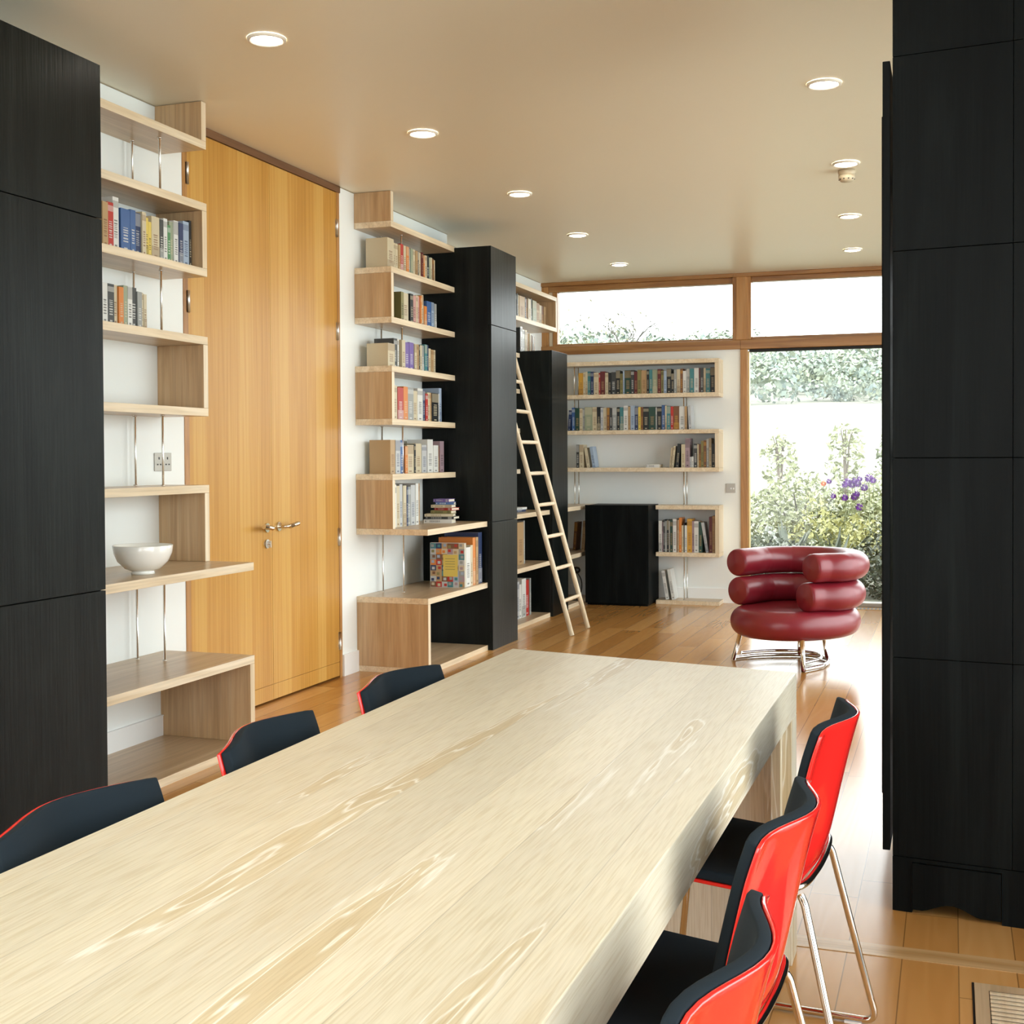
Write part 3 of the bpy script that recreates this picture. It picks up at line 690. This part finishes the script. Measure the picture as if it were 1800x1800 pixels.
def bookmesh(w, d, h, color, acc, tilt=0, seed=0, flat=False):
    """spine faces -Y, width along X, standing on z=0"""
    rnd = random.Random(seed); ct = min(.0028, w*.16)
    b_ = MB(); p_ = MB()
    b_.box(-w/2, -w/2+ct, 0, d, 0, h); b_.box(w/2-ct, w/2, 0, d, 0, h); b_.box(-w/2+ct, w/2-ct, 0, ct, 0, h)
    p_.box(-w/2+ct+.0003, w/2-ct-.0003, ct+.0003, d-.004, .003, h-.003)
    # spine blocking: bands and broken title strokes
    e = -.0007; st = rnd.random()
    if w > .009:
        if st < .3:
            b_.box(-w/2+.0005, w/2-.0005, e, .0002, h*.80, h*.93, 2)
        elif st < .45:
            b_.box(-w/2+.0005, w/2-.0005, e, .0002, h*.68, h*.98, 2)
        elif st < .55:
            b_.box(-w/2+.0005, w/2-.0005, e, .0002, h*.02, h*.3, 2)
        zz = h*.22; sc = 2 if st < .6 else 1
        top_ = h*.58
        while zz < top_:
            l_ = rnd.uniform(.004, .012); k = rnd.uniform(.28, .34)
            b_.box(-w*k*.8, w*k*.8, e-.0002, .0001, zz, zz+l_*.55, 1); zz += l_+.002
        b_.box(-w*.18, w*.18, e-.0002, .0001, h*.05, h*.09, 1)
    if tilt:
        a = math.radians(tilt); ca, sa = math.cos(a), math.sin(a)
        for q in (b_, p_): q.v = [(x*ca+z*sa, y, -x*sa+z*ca) for x, y, z in q.v]
        mz = min(v[2] for v in b_.v)
        for q in (b_, p_): q.v = [(x, y, z-mz) for x, y, z in q.v]
    return b_, p_
ORD = ['first', 'second', 'third', 'fourth', 'fifth', 'sixth', 'seventh', 'eighth', 'ninth', 'tenth', 'eleventh', 'twelfth', 'thirteenth', 'fourteenth', 'fifteenth', 'sixteenth', 'seventeenth', 'eighteenth', 'nineteenth', 'twentieth']
ORD += ['twenty-'+k for k in ORD[:9]]+['thirtieth']+['thirty-'+k for k in ORD[:9]]+['fortieth']
seed_ = [1]
def row(spec, place, group, x0, x1, front, z, axis, depth=.16, hscale=1.0):
    """spec: 'colour relwidth height_cm [tilt] [dDepth]' comma list; '_ w' is a gap; axis 'L' = left wall (spine +x, run along +y), 'B' = back wall"""
    items = [s.strip() for s in spec.split(',')]; P = []
    for s in items:
        t = s.split()
        # colour may be two words
        k = 2 if len(t) > 2 and not t[1].replace('.', '').replace('-', '').isdigit() else 1
        nm = ' '.join(t[:k]); nums = [float(v) for v in t[k:]]
        P.append((nm, nums))
    tot = sum(p[1][0] for p in P); sc = (x1-x0)/tot; x = x0; n_ = sum(1 for p in P if p[0] != '_'); i = 0
    names = [p[0] for p in P if p[0] != '_']
    for nm, nums in P:
        w = nums[0]*sc
        if nm != '_':
            h = nums[1]/100*hscale; tilt = nums[2] if len(nums) > 2 else 0; dd = nums[3] if len(nums) > 3 else 0
            seed_[0] += 1; rnd = random.Random(seed_[0]); d = depth*rnd.uniform(.86, 1.04)
            fr = front+rnd.uniform(-.006, .004)+dd
            wt = w-.0012
            if tilt: wt = min(wt, .03)
            b_, p_ = bookmesh(wt, d, h, nm, ACC[nm], tilt, seed_[0])
            if axis == 'L': loc = (fr, x+w/2, z); rz = R(90)
            else:
                lx, ly = x+w/2, -fr; loc = (lx*math.cos(PHI)-ly*math.sin(PHI), D0+lx*math.sin(PHI)+ly*math.cos(PHI), z); rz = PHI
            if tilt: loc = (loc[0], loc[1]-math.sin(math.radians(tilt))*h*.5, loc[2]) if axis == 'L' else (loc[0]-math.sin(math.radians(tilt))*h*.5, loc[1], loc[2])
            o = b_.build('book', [BM[nm], blend(nm, ACC[nm], .72), blend(nm, ACC[nm], .4)], loc=loc, rotz=rz); pg = p_.build('pages', 'pages', o)
            thick = 'thick ' if wt > .042 else 'thin ' if wt < .018 else ''
            lean = 'leaning ' if tilt else ''
            pos = f'{ORD[i]} from left'
            lab = f'{lean}{thick}{nm} book, {pos}, {place}'
            if n_ > 3 and i > 0 and len((f'{lab} beside a {names[i-1]} one').split()) <= 16 and names[i-1] != nm: lab = f'{lean}{thick}{nm} book beside a {names[i-1]} one, {pos}, {place}'
            if n_ == 1: lab = f'{lean}{thick}{nm} book alone {place}'
            tag(o, lab, 'book', group if n_ > 1 else None); i += 1
        x += w
def lay(w, d, h, color, loc, rotz, label, group=None, acc=None):
    """book lying flat, spine along its local -Y edge"""
    b_, p_ = bookmesh(h, d, w, color, acc or ACC[color], 0, hash(label) % 97)
    for q in (b_, p_): q.v = [(z-w/2, y-d/2, x+h/2) for x, y, z in q.v]; q.f = [f[::-1] for f in q.f]
    o = b_.build('book', [BM[color], blend(color, ACC[color], .72), blend(color, ACC[color], .4)], loc=loc, rotz=rotz); p_.build('pages', 'pages', o)
    return tag(o, label, 'book', group)

# left shelving (beside the double door)
row('tan 32 19, red 35 19.5, white 35 22.5, _ 5, blue 55 18.5, blue 32 19, navy 38 18.5, cream 25 19.5, yellow 20 17.5, yellow 18 16, cream 50 19, charcoal 25 18.5, white 25 19.5, green 20 17, sage 25 19, white 30 20, navy 30 19.5, pale blue 40 21, black 15 22',
    'in the left upper box shelf', 'books in the box shelf beside the black cabinet', 4.40, 5.055, .215, Z1[2], 'L')
row('white 33 17, charcoal 40 17, cream 25 17, orange 30 16.5, sage 25 17.5, white 30 17.5, charcoal 35 17.5, grey 30 16, cream 15 16, cream 20 15.5',
    'on the left shelf under the box', 'books on the shelf under the left box', 4.395, 4.71, .215, Z1[3], 'L')
# shelving right of the double door
row('cream 60 20, cream 15 18, cream 25 18, tan 20 18, red 28 19, cream 24 18.5, orange 26 18.5, grey 24 18, sage 24 18.5, cream 22 18.5, tan 22 18, charcoal 18 18.5, cream 22 18, maroon 20 18.5, orange 18 17, cream 22 17.5, charcoal 22 18, sage 20 17, cream 20 17.5, brown 14 17, cream 14 16.5',
    'second shelf down right of doors', 'books on the second shelf down beside the doors', 7.27, 8.05, .20, ZL[1], 'L')
row('maroon 20 23, black 26 22, _ 52, olive 22 19, cream 45 19, _ 6, black 25 19.5, pink 28 19, cream 14 19.5, pink 18 19.5, orange 14 20, cream 16 21, _ 5, orange 25 14, _ 3, blue 40 18, pale blue 22 18, grey 20 17.5',
    'in first box right of doors', 'books in the first box beside the doors', 7.235, 8.03, .215, ZL[2], 'L')
row('cream 60 15 0 .01, charcoal 30 19, white 12 19, _ 25, cream 30 19, _ 6, purple 38 18, purple 40 18.5, _ 4, cream 22 18, tan 20 18, black 12 18, cream 18 18, grey 20 18, teal 26 19, navy 20 19, cream 25 17, tan 24 16.5, cream 16 16.5',
    'on middle open shelf right of doors', 'books on the middle open shelf beside the doors', 7.245, 8.04, .20, ZL[3], 'L')
row('mauve 30 22, cream 25 22, red 38 21, orange 30 22, grey 42 22, cream 32 20, white 38 22, navy 16 21, red 18 19, cream 20 20, tan 10 20, black 50 20, white 8 20, pale blue 20 24',
    'in second box right of doors', 'books in the second box beside the doors', 7.24, 8.12, .215, ZL[4], 'L')
row('tan 30 22, silver 30 22, blue 24 22, _ 8, orange 18 18, cream 46 19, black 12 19.5, cream 40 20, silver 35 19, _ 6, white 40 23, white 36 19, brown 12 18.5, mauve 30 22',
    'on lower open shelf right of doors', 'books on the lower open shelf beside the doors', 7.31, 8.20, .19, ZL[5], 'L', .15)
row('pale blue 16 29, navy 12 28, white 30 28, cream 22 27, silver 20 28, cream 22 27, navy 10 26, grey 24 26, silver 30 27, white 20 28, tan 12 28',
    'in third box right of doors', 'tall books in the third box beside the doors', 7.24, 7.76, .20, ZL[6], 'L', .17)
zz = ZL[6]
for k, (w, d, h, c_, dx, dy, rz) in enumerate([(.20, .14, .026, 'white', .02, -.04, 10), (.21, .14, .018, 'charcoal', .03, -.01, 5), (.20, .14, .018, 'cream', .02, -.03, 14), (.15, .12, .022, 'olive', .03, .03, 4), (.14, .11, .018, 'red', .05, .05, -8), (.15, .11, .020, 'cream', .03, .03, 6), (.13, .11, .018, 'blue', .04, .06, 14), (.12, .10, .022, 'purple', .03, .05, -4)]):
    lay(w, d, h, c_, (.225+dx, 8.02+dy*.6, zz), R(rz), ['lowest white', 'second lowest charcoal', 'third lowest cream', 'olive', 'small red', 'upper cream', 'blue', 'topmost purple'][k]+' book lying in the stack beside the black cabinet', 'stacked books beside the tall black cabinet'); zz += h+.0005

# picture book with mosaic cover, facing out
def picture_book():
    r_ = thing('book', (.355, 7.86, ZL[7]), 'large picture book with a collage cover and yellow panel facing the camera', 'book')
    w, h, d = .25, .305, .03
    b_ = MB(); b_.box(-w/2, w/2, 0, .003, 0, h); b_.box(-w/2, w/2, d-.003, d, 0, h); b_.box(-w/2, -w/2+.003, .003, d-.003, 0, h); b_.build('cover', BM['white'], r_)
    b_ = MB(); b_.box(-w/2+.004, w/2-.004, .0035, d-.0035, .003, h-.003); b_.build('pages', 'pages', r_)
    cols = [BM[k] for k in ('pale blue', 'orange', 'silver', 'brown', 'tan', 'teal', 'red', 'cream', 'navy', 'mauve', 'grey', 'olive')]
    b_ = MB(); rnd = random.Random(4); nx, nz = 6, 8
    for i in range(nx):
        for j in range(nz):
            x0, x1 = -w/2+.002+i*(w-.004)/nx, -w/2+.002+(i+1)*(w-.004)/nx; z0, z1 = .002+j*(h-.004)/nz, .002+(j+1)*(h-.004)/nz
            m1 = rnd.randrange(12); b_.box(x0, x1, -.0006, .0002, z0, z1, m1)
            a, c_ = x0+rnd.uniform(.1, .4)*(x1-x0), z0+rnd.uniform(.1, .4)*(z1-z0)
            b_.box(a, a+(x1-x0)*.5, -.0010, -.0004, c_, c_+(z1-z0)*.5, rnd.randrange(12))
    b_.build('cover_pictures', cols, r_)
    b_ = MB(); b_.box(-.03, .075, -.0018, -.0008, .075, .225, 0)
    for k in range(5): b_.box(-.015, .055, -.0022, -.0016, .195-k*.018, .1985-k*.018, 1)
    b_.build('title_panel', [BM['yellow'], BM['olive']], r_)
    return r_
picture_book().rotation_euler.z = R(3)
row('white 40 27, cream 20 28, orange 24 33, tan 20 33, navy 34 36', 'behind the collage picture book', 'books behind the collage picture book', 7.925, 8.225, .47, ZL[7], 'L', .27)
# shelving behind the ladder
row('grey 22 21, charcoal 10 22, cream 14 21, tan 55 21, charcoal 10 21, brown 22 20, cream 30 21, charcoal 16 22, sage 42 21, tan 36 20, cream 22 19, brown 24 19, tan 22 19',
    'on the high shelf above the ladder', 'books on the high shelf above the ladder', 10.24, 11.12, .02, ZL[1], 'L', .14)
row('black 8 21, white 26 22, white 28 20, cream 24 20, brown 14 18, tan 22 18, cream 18 18, brown 14 17, black 12 16.5, white 12 16.5, brown 10 16.5',
    'on top of the shorter black cupboard', 'books on top of the shorter black cupboard', 10.19, 10.585, .085, 2.2865, 'L', .14)
row('white 30 33, navy 28 36, silver 14 33, tan 56 35, grey 12 36', 'under the ladder, upper deep shelf', 'tall books on the upper deep shelf behind the ladder', 9.44, 9.83, .24, ZL[7], 'L', .24)
row('cream 40 32, charcoal 12 32, silver 20 31, white 18 28, white 30 32, red 26 30, grey 10 31', 'under the ladder, bottom shelf', 'books on the bottom shelf behind the ladder', 9.42, 9.98, .24, ZL[8], 'L', .22)
lay(.30, .22, .018, 'navy', (.14, 9.70, ZL[6]), R(92), 'lower navy book lying flat on the deep shelf behind the ladder', 'two books lying behind the ladder')
lay(.27, .20, .018, 'white', (.15, 9.72, ZL[6]+.0185), R(88), 'upper white book lying flat on the deep shelf behind the ladder', 'two books lying behind the ladder')
# corner shelf books beside the low black cabinet
row('brown 24 27 4, _ 8, tan 26 28 4', 'in the corner left of the low black cabinet', 'books in the corner beside the low cabinet', .20, .345, .235, ZL[7], 'B', .17)
# back wall
row('amber 100 21, cream 45 21.5, cream 50 22, teal 70 22.3, navy 65 22, cream 110 21, red 35 20.5, maroon 108 22, cream 72 20.5, black 62 20.5, charcoal 100 21, black 92 22.5, olive 62 19.5, pale blue 35 22, dark green 140 22.5, charcoal 70 22.5, maroon 72 21, olive 80 22.5, tan 120 22, black 50 22.5, teal 70 22.5, sage 112 22.3, maroon 72 22.8, olive 60 21.3, pale blue 62 21, black 95 22.8, black 60 18.5, grey 60 21.5, cream 75 22, brown 56 22.5, white 72 20.5, grey 72 22.3, teal 88 22.3, white 100 23, maroon 32 22.8, charcoal 68 22.8, cream 48 22.5, teal 92 22, black 98 23.2',
    "on the back wall's top shelf", 'books on the top shelf of the back wall', .262, 1.556, .20, ZL[3], 'B')
row('navy 70 19.5 4, _ 10, blue 75 22, dark green 98 21.6, cream 65 21, grey 50 20.5, sage 165 22.3, cream 102 22.3, black 80 22.3, silver 55 21.5, cream 80 21.5, brown 60 21.5, charcoal 60 21, grey 95 21.5, black 65 21.8, teal 82 21.5, white 95 23, tan 50 22, pale blue 92 23, navy 75 21.5, yellow 55 21.5, brown 50 21.5, black 120 21.5, dark green 145 21.5, grey 30 21, black 98 21.5, blue 74 23, cream 35 22.5, teal 82 22, red 58 21.5, brown 120 21.8, white 118 21.5, tan 48 21.5, black 22 21, silver 62 22 -3',
    "on the back wall's second shelf", 'books on the second shelf of the back wall', .155, 1.335, .20, ZL[4], 'B')
row('charcoal 24 22, cream 36 22, _ 8, cream 40 19 -9, _ 10, pale blue 34 20 -9', "at the left of the back wall's third shelf", 'leaning books at the left of the third shelf', .235, .415, .20, ZL[5], 'B', .14)
lay(.125, .17, .030, 'white', (.98, BY(.98)-.14, ZL[5]), PHI, 'white book lying alone in the middle of the third back shelf')
row('cream 24 18.5 6, _ 4, cream 24 20 6, _ 8, black 60 22 5, _ 7, cream 44 21.5, mauve 52 27, silver 22 10, white 22 10, charcoal 40 22, cream 16 21.5, brown 26 21.5, olive 30 24.5, brown 32 25, grey 26 26.5, cream 30 27, black 40 22',
    "right end of back wall's third shelf", 'books at the right of the third shelf', 1.137, 1.556, .20, ZL[5], 'B')
row('white 60 29, mauve 26 28, charcoal 32 30, grey 30 29, black 38 30, white 20 29, dark green 56 30, white 68 31, brown 14 30, cream 28 30, orange 48 32, cream 36 25, black 18 27, white 44 25, amber 92 31, mauve 38 29, white 80 29, dark green 66 28, _ 20, silver 50 28 -9, _ 52, maroon 58 33, tan 50 34',
    'in the box right of the low black cabinet', 'books in the box beside the low black cabinet', 1.03, 1.556, .215, ZL[6+1], 'B', .17)
row('white 44 27 -9, _ 12, white 44 28.5 -9', 'beside low black cabinet, bottom shelf', 'two white books leaning on the bottom shelf', 1.065, 1.165, .20, ZL[8], 'B', .18)

# ------------------------------------------------------------------ garden
def terr(x, y):
    pts = [(11.7, -.05), (13.5, .0), (16, .25), (20, .7), (30, 1.25), (60, 3.0), (150, 7.3), (330, 21), (420, 20)]
    for (a, za), (c_, zc_) in zip(pts[:-1], pts[1:]):
        if y <= c_:
            t = (y-a)/(c_-a); t = max(0, t); z = za+(zc_-za)*t; break
    else: z = 30
    if y > 150: z += -x*.10*min(1, (y-150)/150)-3*min(1, (y-150)/150)
    return z+.04*math.sin(x*.7)*min(1, (y-12)/20)
def noisy(name, c1, c2, scale, rough=.8):
    m = mat(name, c1, rough); n = N(m, 'ShaderNodeTexNoise', Scale=scale, Detail=4); tc = N(m, 'ShaderNodeTexCoord'); L(m, tc, 'Object', n, 'Vector')
    r = ramp(m, [(.35, c1), (.65, c2)]); L(m, n, 'Fac', r, 'Fac'); L(m, r, 'Color', m.node_tree.nodes['Principled BSDF'], 'Base Color'); return m
M['grass'] = noisy('meadow_grass', (.094, .099, .068), (.11, .11, .08), .2)
def leafmat(name, c1, c2):
    m = noisy(name, c1, c2, 9); b_ = m.node_tree.nodes['Principled BSDF']; b_.inputs['Roughness'].default_value = .45
    return m
M['leaf_dark'] = leafmat('evergreen_leaf', (.03, .045, .022), (.115, .135, .07))
M['leaf_mid'] = leafmat('shrub_leaf', (.085, .11, .05), (.28, .30, .16))
M['leaf_pale'] = leafmat('young_leaf', (.17, .19, .095), (.36, .37, .20))
M['wood_far'] = noisy('hazed_woodland', (.18, .23, .215), (.32, .35, .25), .3)  # haze over the distant trees is mixed into their pale colour
M['bark'] = mat('bark', (.16, .13, .10), .9)
M['petal'] = mat('violet_petal', (.17, .035, .30), .5); M['petalo'] = mat('orange_petal', (.6, .14, .04), .5); M['petaly'] = mat('yellow_flower', (.36, .35, .14), .6); M['petalw'] = mat('white_flower', (.4, .42, .38), .6)
M['agave'] = noisy('silver_leaf', (.12, .14, .11), (.24, .26, .21), 3)
G = []
ys_ = [11.72+(.9*k) for k in range(10)]+[21+3*k for k in range(14)]+[65+10*k for k in range(36)]
for y in ys_: G.append([(x*(.25+y/26), y, terr(x*(.25+y/26), y)) for x in [-30+2.5*i for i in range(25)]])
b = MB(); b.grid(G, flip=True); o = b.build('meadow', 'grass'); tag(o, 'pale sunlit meadow rising beyond the garden', 'field', kind='stuff')
b = MB(); b.box(5.06, 9, -6, 11.7, -.12, -.04); b.box(-1, 5.06, 11.76, 12.1, -.12, -.04); tag(b.build('terrace', 'concrete'), 'pale paved terrace outside the glass walls', 'terrace')
def leaves(n, sx, sy, sz, size, seed, shape='dome', cz=0):
    rnd = random.Random(seed); b_ = MB()
    for _ in range(n):
        while True:
            x, y, z = rnd.uniform(-1, 1), rnd.uniform(-1, 1), rnd.uniform(-1 if shape != 'dome' else 0, 1)
            q = x*x+y*y+z*z
            if .25 < q < 1: break
        lump = 1+.18*math.sin(5*x+seed)*math.cos(4*z+seed)
        p = Vector((x*sx*lump, y*sy*lump, cz+z*sz*lump)); s_ = size*rnd.uniform(.6, 1.3)
        u_ = Vector((rnd.uniform(-1, 1), rnd.uniform(-1, 1), rnd.uniform(-.6, 1))).normalized(); v_ = u_.orthogonal().normalized()
        v_ = (v_*math.cos(rnd.random()*6)+u_.cross(v_)*math.sin(rnd.random()*6)).normalized()
        b_.quad([p-u_*s_, p+v_*s_*.42, p+u_*s_, p-v_*s_*.42])
    return b_
def shrub(name, x, y, sx, sz, mt, size, n, seed, label, cat='shrub', cz=0, shape='dome', group=None):
    z = terr(x, y); r_ = thing(name, (x, y, z-.03), label, cat, group)
    leaves(n, sx, sx*.8, sz, size, seed, shape, cz).build('foliage', mt, r_)
    b_ = MB(); rnd = random.Random(seed)
    for k in range(5):
        a = rnd.random()*6.28; b_.tube([(0, 0, 0), (math.cos(a)*sx*.25, math.sin(a)*sx*.25, (cz or .0)+sz*.5), (math.cos(a)*sx*.5, math.sin(a)*sx*.5, (cz or 0)+sz*.8)], [.02, .012, .005], 6)
    b_.build('branch', 'bark', r_); return r_
shrub('evergreen_shrub', 1.75, 12.95, .62, .62, 'leaf_dark', .032, 3400, 1, 'dense dark green shrub just outside the window at its left edge')
shrub('evergreen_shrub', 3.05, 12.90, .60, .66, 'leaf_dark', .032, 3400, 2, 'dense dark green shrub just outside the window behind the armchair')
shrub('evergreen_shrub', 2.38, 13.2, .46, .50, 'leaf_mid', .034, 2200, 3, 'mid green leafy shrub between the two dark ones outside the window')
shrub('garden_shrub', 4.3, 13.3, .75, .85, 'leaf_mid', .04, 2400, 4, 'broad green shrub outside the window, beyond the black wall')
shrub('garden_shrub', 1.85, 15.7, 1.0, .92, 'leaf_pale', .042, 4200, 5, 'pale grassy shrub in the middle of the flower bed')
shrub('garden_shrub', 3.1, 16.1, 1.0, .88, 'leaf_pale', .042, 4200, 6, 'pale yellow green shrub behind the violet flowers')
shrub('garden_shrub', .4, 15.4, .9, .7, 'leaf_mid', .05, 1800, 7, 'green shrub hidden left of the window jamb')
# saplings
for k, (x, y, hgt, lab) in enumerate([(2.02, 20.4, 1.25, 'thin sapling second from the left at the edge of the meadow'), (1.05, 20.0, 1.15, 'thin sapling seen at the left edge of the tall window'), (2.78, 20.6, 1.35, 'upright bushy sapling in the centre right of the tall window'), (3.42, 20.0, 1.2, 'sapling seen against the black wall at the right of the window')]):
    shrub('sapling', x, y, .30 if k != 2 else .27, hgt*.55, 'leaf_pale' if k != 2 else 'leaf_mid', .05, 520 if k != 2 else 900, 20+k, lab, 'tree', cz=hgt*.42, shape='ball', group='saplings at the meadow edge')
# spiky silver-leaved plants
def spiky(x, y, n, l_, seed, label, mt='agave'):
    z = terr(x, y); r_ = thing('spiky_plant', (x, y, z), label, 'plant', 'spiky silver leaved plants'); rnd = random.Random(seed); b_ = MB()
    for k in range(n):
        a = rnd.random()*6.28; e = rnd.uniform(.35, 1.35); ll = l_*rnd.uniform(.7, 1.1); d_ = Vector((math.cos(a)*math.cos(e), math.sin(a)*math.cos(e), math.sin(e))); s_ = Vector((-math.sin(a), math.cos(a), 0))
        c_ = [d_*ll*t+Vector((0, 0, -.35*ll*t*t*math.cos(e))) for t in (0, .3, .65, 1)]; w_ = [.02, .038, .028, .002]
        b_.grid([[c_[i]-s_*w_[i], c_[i]+Vector((0, 0, -.008)), c_[i]+s_*w_[i]] for i in range(4)])
    b_.build('leaves', mt, r_)
spiky(2.42, 13.7, 34, .62, 1, 'large spiky silver leaved plant behind the shrubs, centre of the window')
spiky(1.92, 13.9, 30, .66, 2, 'spiky silver leaved plant near the left jamb of the tall window')
spiky(2.95, 14.2, 26, .5, 3, 'spiky plant below the violet flowers')
# flower clumps and blooms
def clump(x, y, sx, sz, mt, seed, label):
    z = terr(x, y); o = leaves(700, sx, sx, sz, .035, seed, 'dome').build('flowering_plant', mt, loc=(x, y, z)); tag(o, label, 'plant')
clump(2.18, 14.9, .40, .72, 'petaly', 31, 'yellow flowering clump left of the violet flowers')
clump(2.66, 14.5, .25, .62, 'petaly', 32, 'small yellow flowering clump under the violet flowers')
clump(3.1, 14.8, .35, .62, 'petaly', 33, 'yellow flowering clump at the right of the window')
clump(1.75, 13.9, .22, .50, 'petalw', 34, 'white flowering clump near the left jamb')
clump(2.75, 15.2, .5, .80, 'leaf_pale', 35, 'leafy clump carrying the violet flowers')
bl0 = None
bl = [(2.258, 1.07), (2.445, 1.035), (2.475, 1.062), (2.545, 1.075), (2.585, 1.045), (2.61, 1.10), (2.52, 1.03), (2.71, 1.11), (2.76, 1.085), (2.655, 1.00), (2.31, .90), (2.445, .885), (2.55, .895), (2.575, .925), (2.606, .778)]
for k, (x, z) in enumerate(bl):
    if bl0 is None:
        bl0 = thing('flower', (0, 0, 0), 'x', 'flower', 'violet blooms outside the window')
        b = MB(); rnd = random.Random(9)
        for q in range(90):
            d_ = Vector((rnd.gauss(0, 1), rnd.gauss(0, 1), rnd.gauss(0, 1))).normalized(); u_ = d_.orthogonal().normalized(); c_ = d_.cross(u_)
            b.quad([d_*.012-u_*.003, d_*.045-c_*.008, d_*.058, d_*.045+c_*.008])
        b.build('bloom', 'petal', bl0)
        b = MB(); b.tube([(0, 0, -.02), (.01, 0, -.3), (0, 0, -.78)], [.004, .004, .004], 5); b.build('stem', 'leaf_mid', bl0)
        o = bl0
    else: o = copy_tree(bl0)
    o.location = (x, 14.95-.05*(k % 3), z); s_ = .62+.35*((k*7) % 5)/5; o.scale = (s_, s_, s_)
    o['label'] = f'violet bloom outside the window, {ORD[k]} of the cluster counting top row left to right'
r_ = copy_tree(bl0); r_.location = (2.20, 14.9, 1.045); r_.scale = (.6, .6, .6); r_['label'] = 'single orange bloom left of the violet flowers'; r_['group'] = ''
for ch in r_.children:
    if ch.name.startswith('bloom'): ch.data = ch.data.copy(); ch.data.materials[0] = M['petalo']
del r_['group']
# far woodland on the hillside
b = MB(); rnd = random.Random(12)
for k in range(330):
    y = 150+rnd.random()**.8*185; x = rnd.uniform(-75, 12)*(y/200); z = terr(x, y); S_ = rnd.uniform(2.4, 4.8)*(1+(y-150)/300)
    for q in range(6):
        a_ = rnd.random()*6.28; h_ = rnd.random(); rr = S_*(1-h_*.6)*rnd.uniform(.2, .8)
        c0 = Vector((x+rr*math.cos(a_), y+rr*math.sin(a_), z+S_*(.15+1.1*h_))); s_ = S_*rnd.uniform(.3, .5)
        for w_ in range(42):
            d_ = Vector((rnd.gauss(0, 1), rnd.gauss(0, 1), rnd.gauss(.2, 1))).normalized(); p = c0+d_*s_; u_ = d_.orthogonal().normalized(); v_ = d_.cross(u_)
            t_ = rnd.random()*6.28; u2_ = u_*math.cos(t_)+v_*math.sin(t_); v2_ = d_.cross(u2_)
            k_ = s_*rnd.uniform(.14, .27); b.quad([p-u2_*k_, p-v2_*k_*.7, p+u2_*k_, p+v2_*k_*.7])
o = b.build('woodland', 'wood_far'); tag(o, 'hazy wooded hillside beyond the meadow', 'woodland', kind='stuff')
# bare-branched tree seen through the left clerestory
tr = thing('garden_tree', (-3.2, 24.5, terr(-3.2, 24.5)), 'bare branched pale tree seen through the left clerestory pane', 'tree')
b = MB(); rnd = random.Random(5)
def branch(p, d_, l_, r__, dep_):
    q = p+d_*l_; mid = (p+q)/2+Vector((rnd.uniform(-1, 1), rnd.uniform(-1, 1), rnd.uniform(-1, 1)))*l_*.06
    b.tube([p, mid, q], [r__, r__*.8, r__*.6], 5 if dep_ > 1 else 4, caps=False)
    if dep_ == 0: return
    for k in range(3 if dep_ > 1 else 2):
        nd = (d_+Vector((rnd.uniform(-1, 1), rnd.uniform(-1, 1), rnd.uniform(-.5, .7)))*.85).normalized(); branch(q if k else mid, nd, l_*rnd.uniform(.6, .8), r__*.6, dep_-1)
branch(Vector((0, 0, -.2)), Vector((0, 0, 1)), 1.45, .08, 5)
b.build('branches', mat('pale_bark', (.10, .095, .08), .8), tr)
leaves(420, 1.8, 1.8, .9, .05, 77, 'ball', 2.6).build('blossom', mat('pale_blossom', (.17, .165, .10), .7), tr)
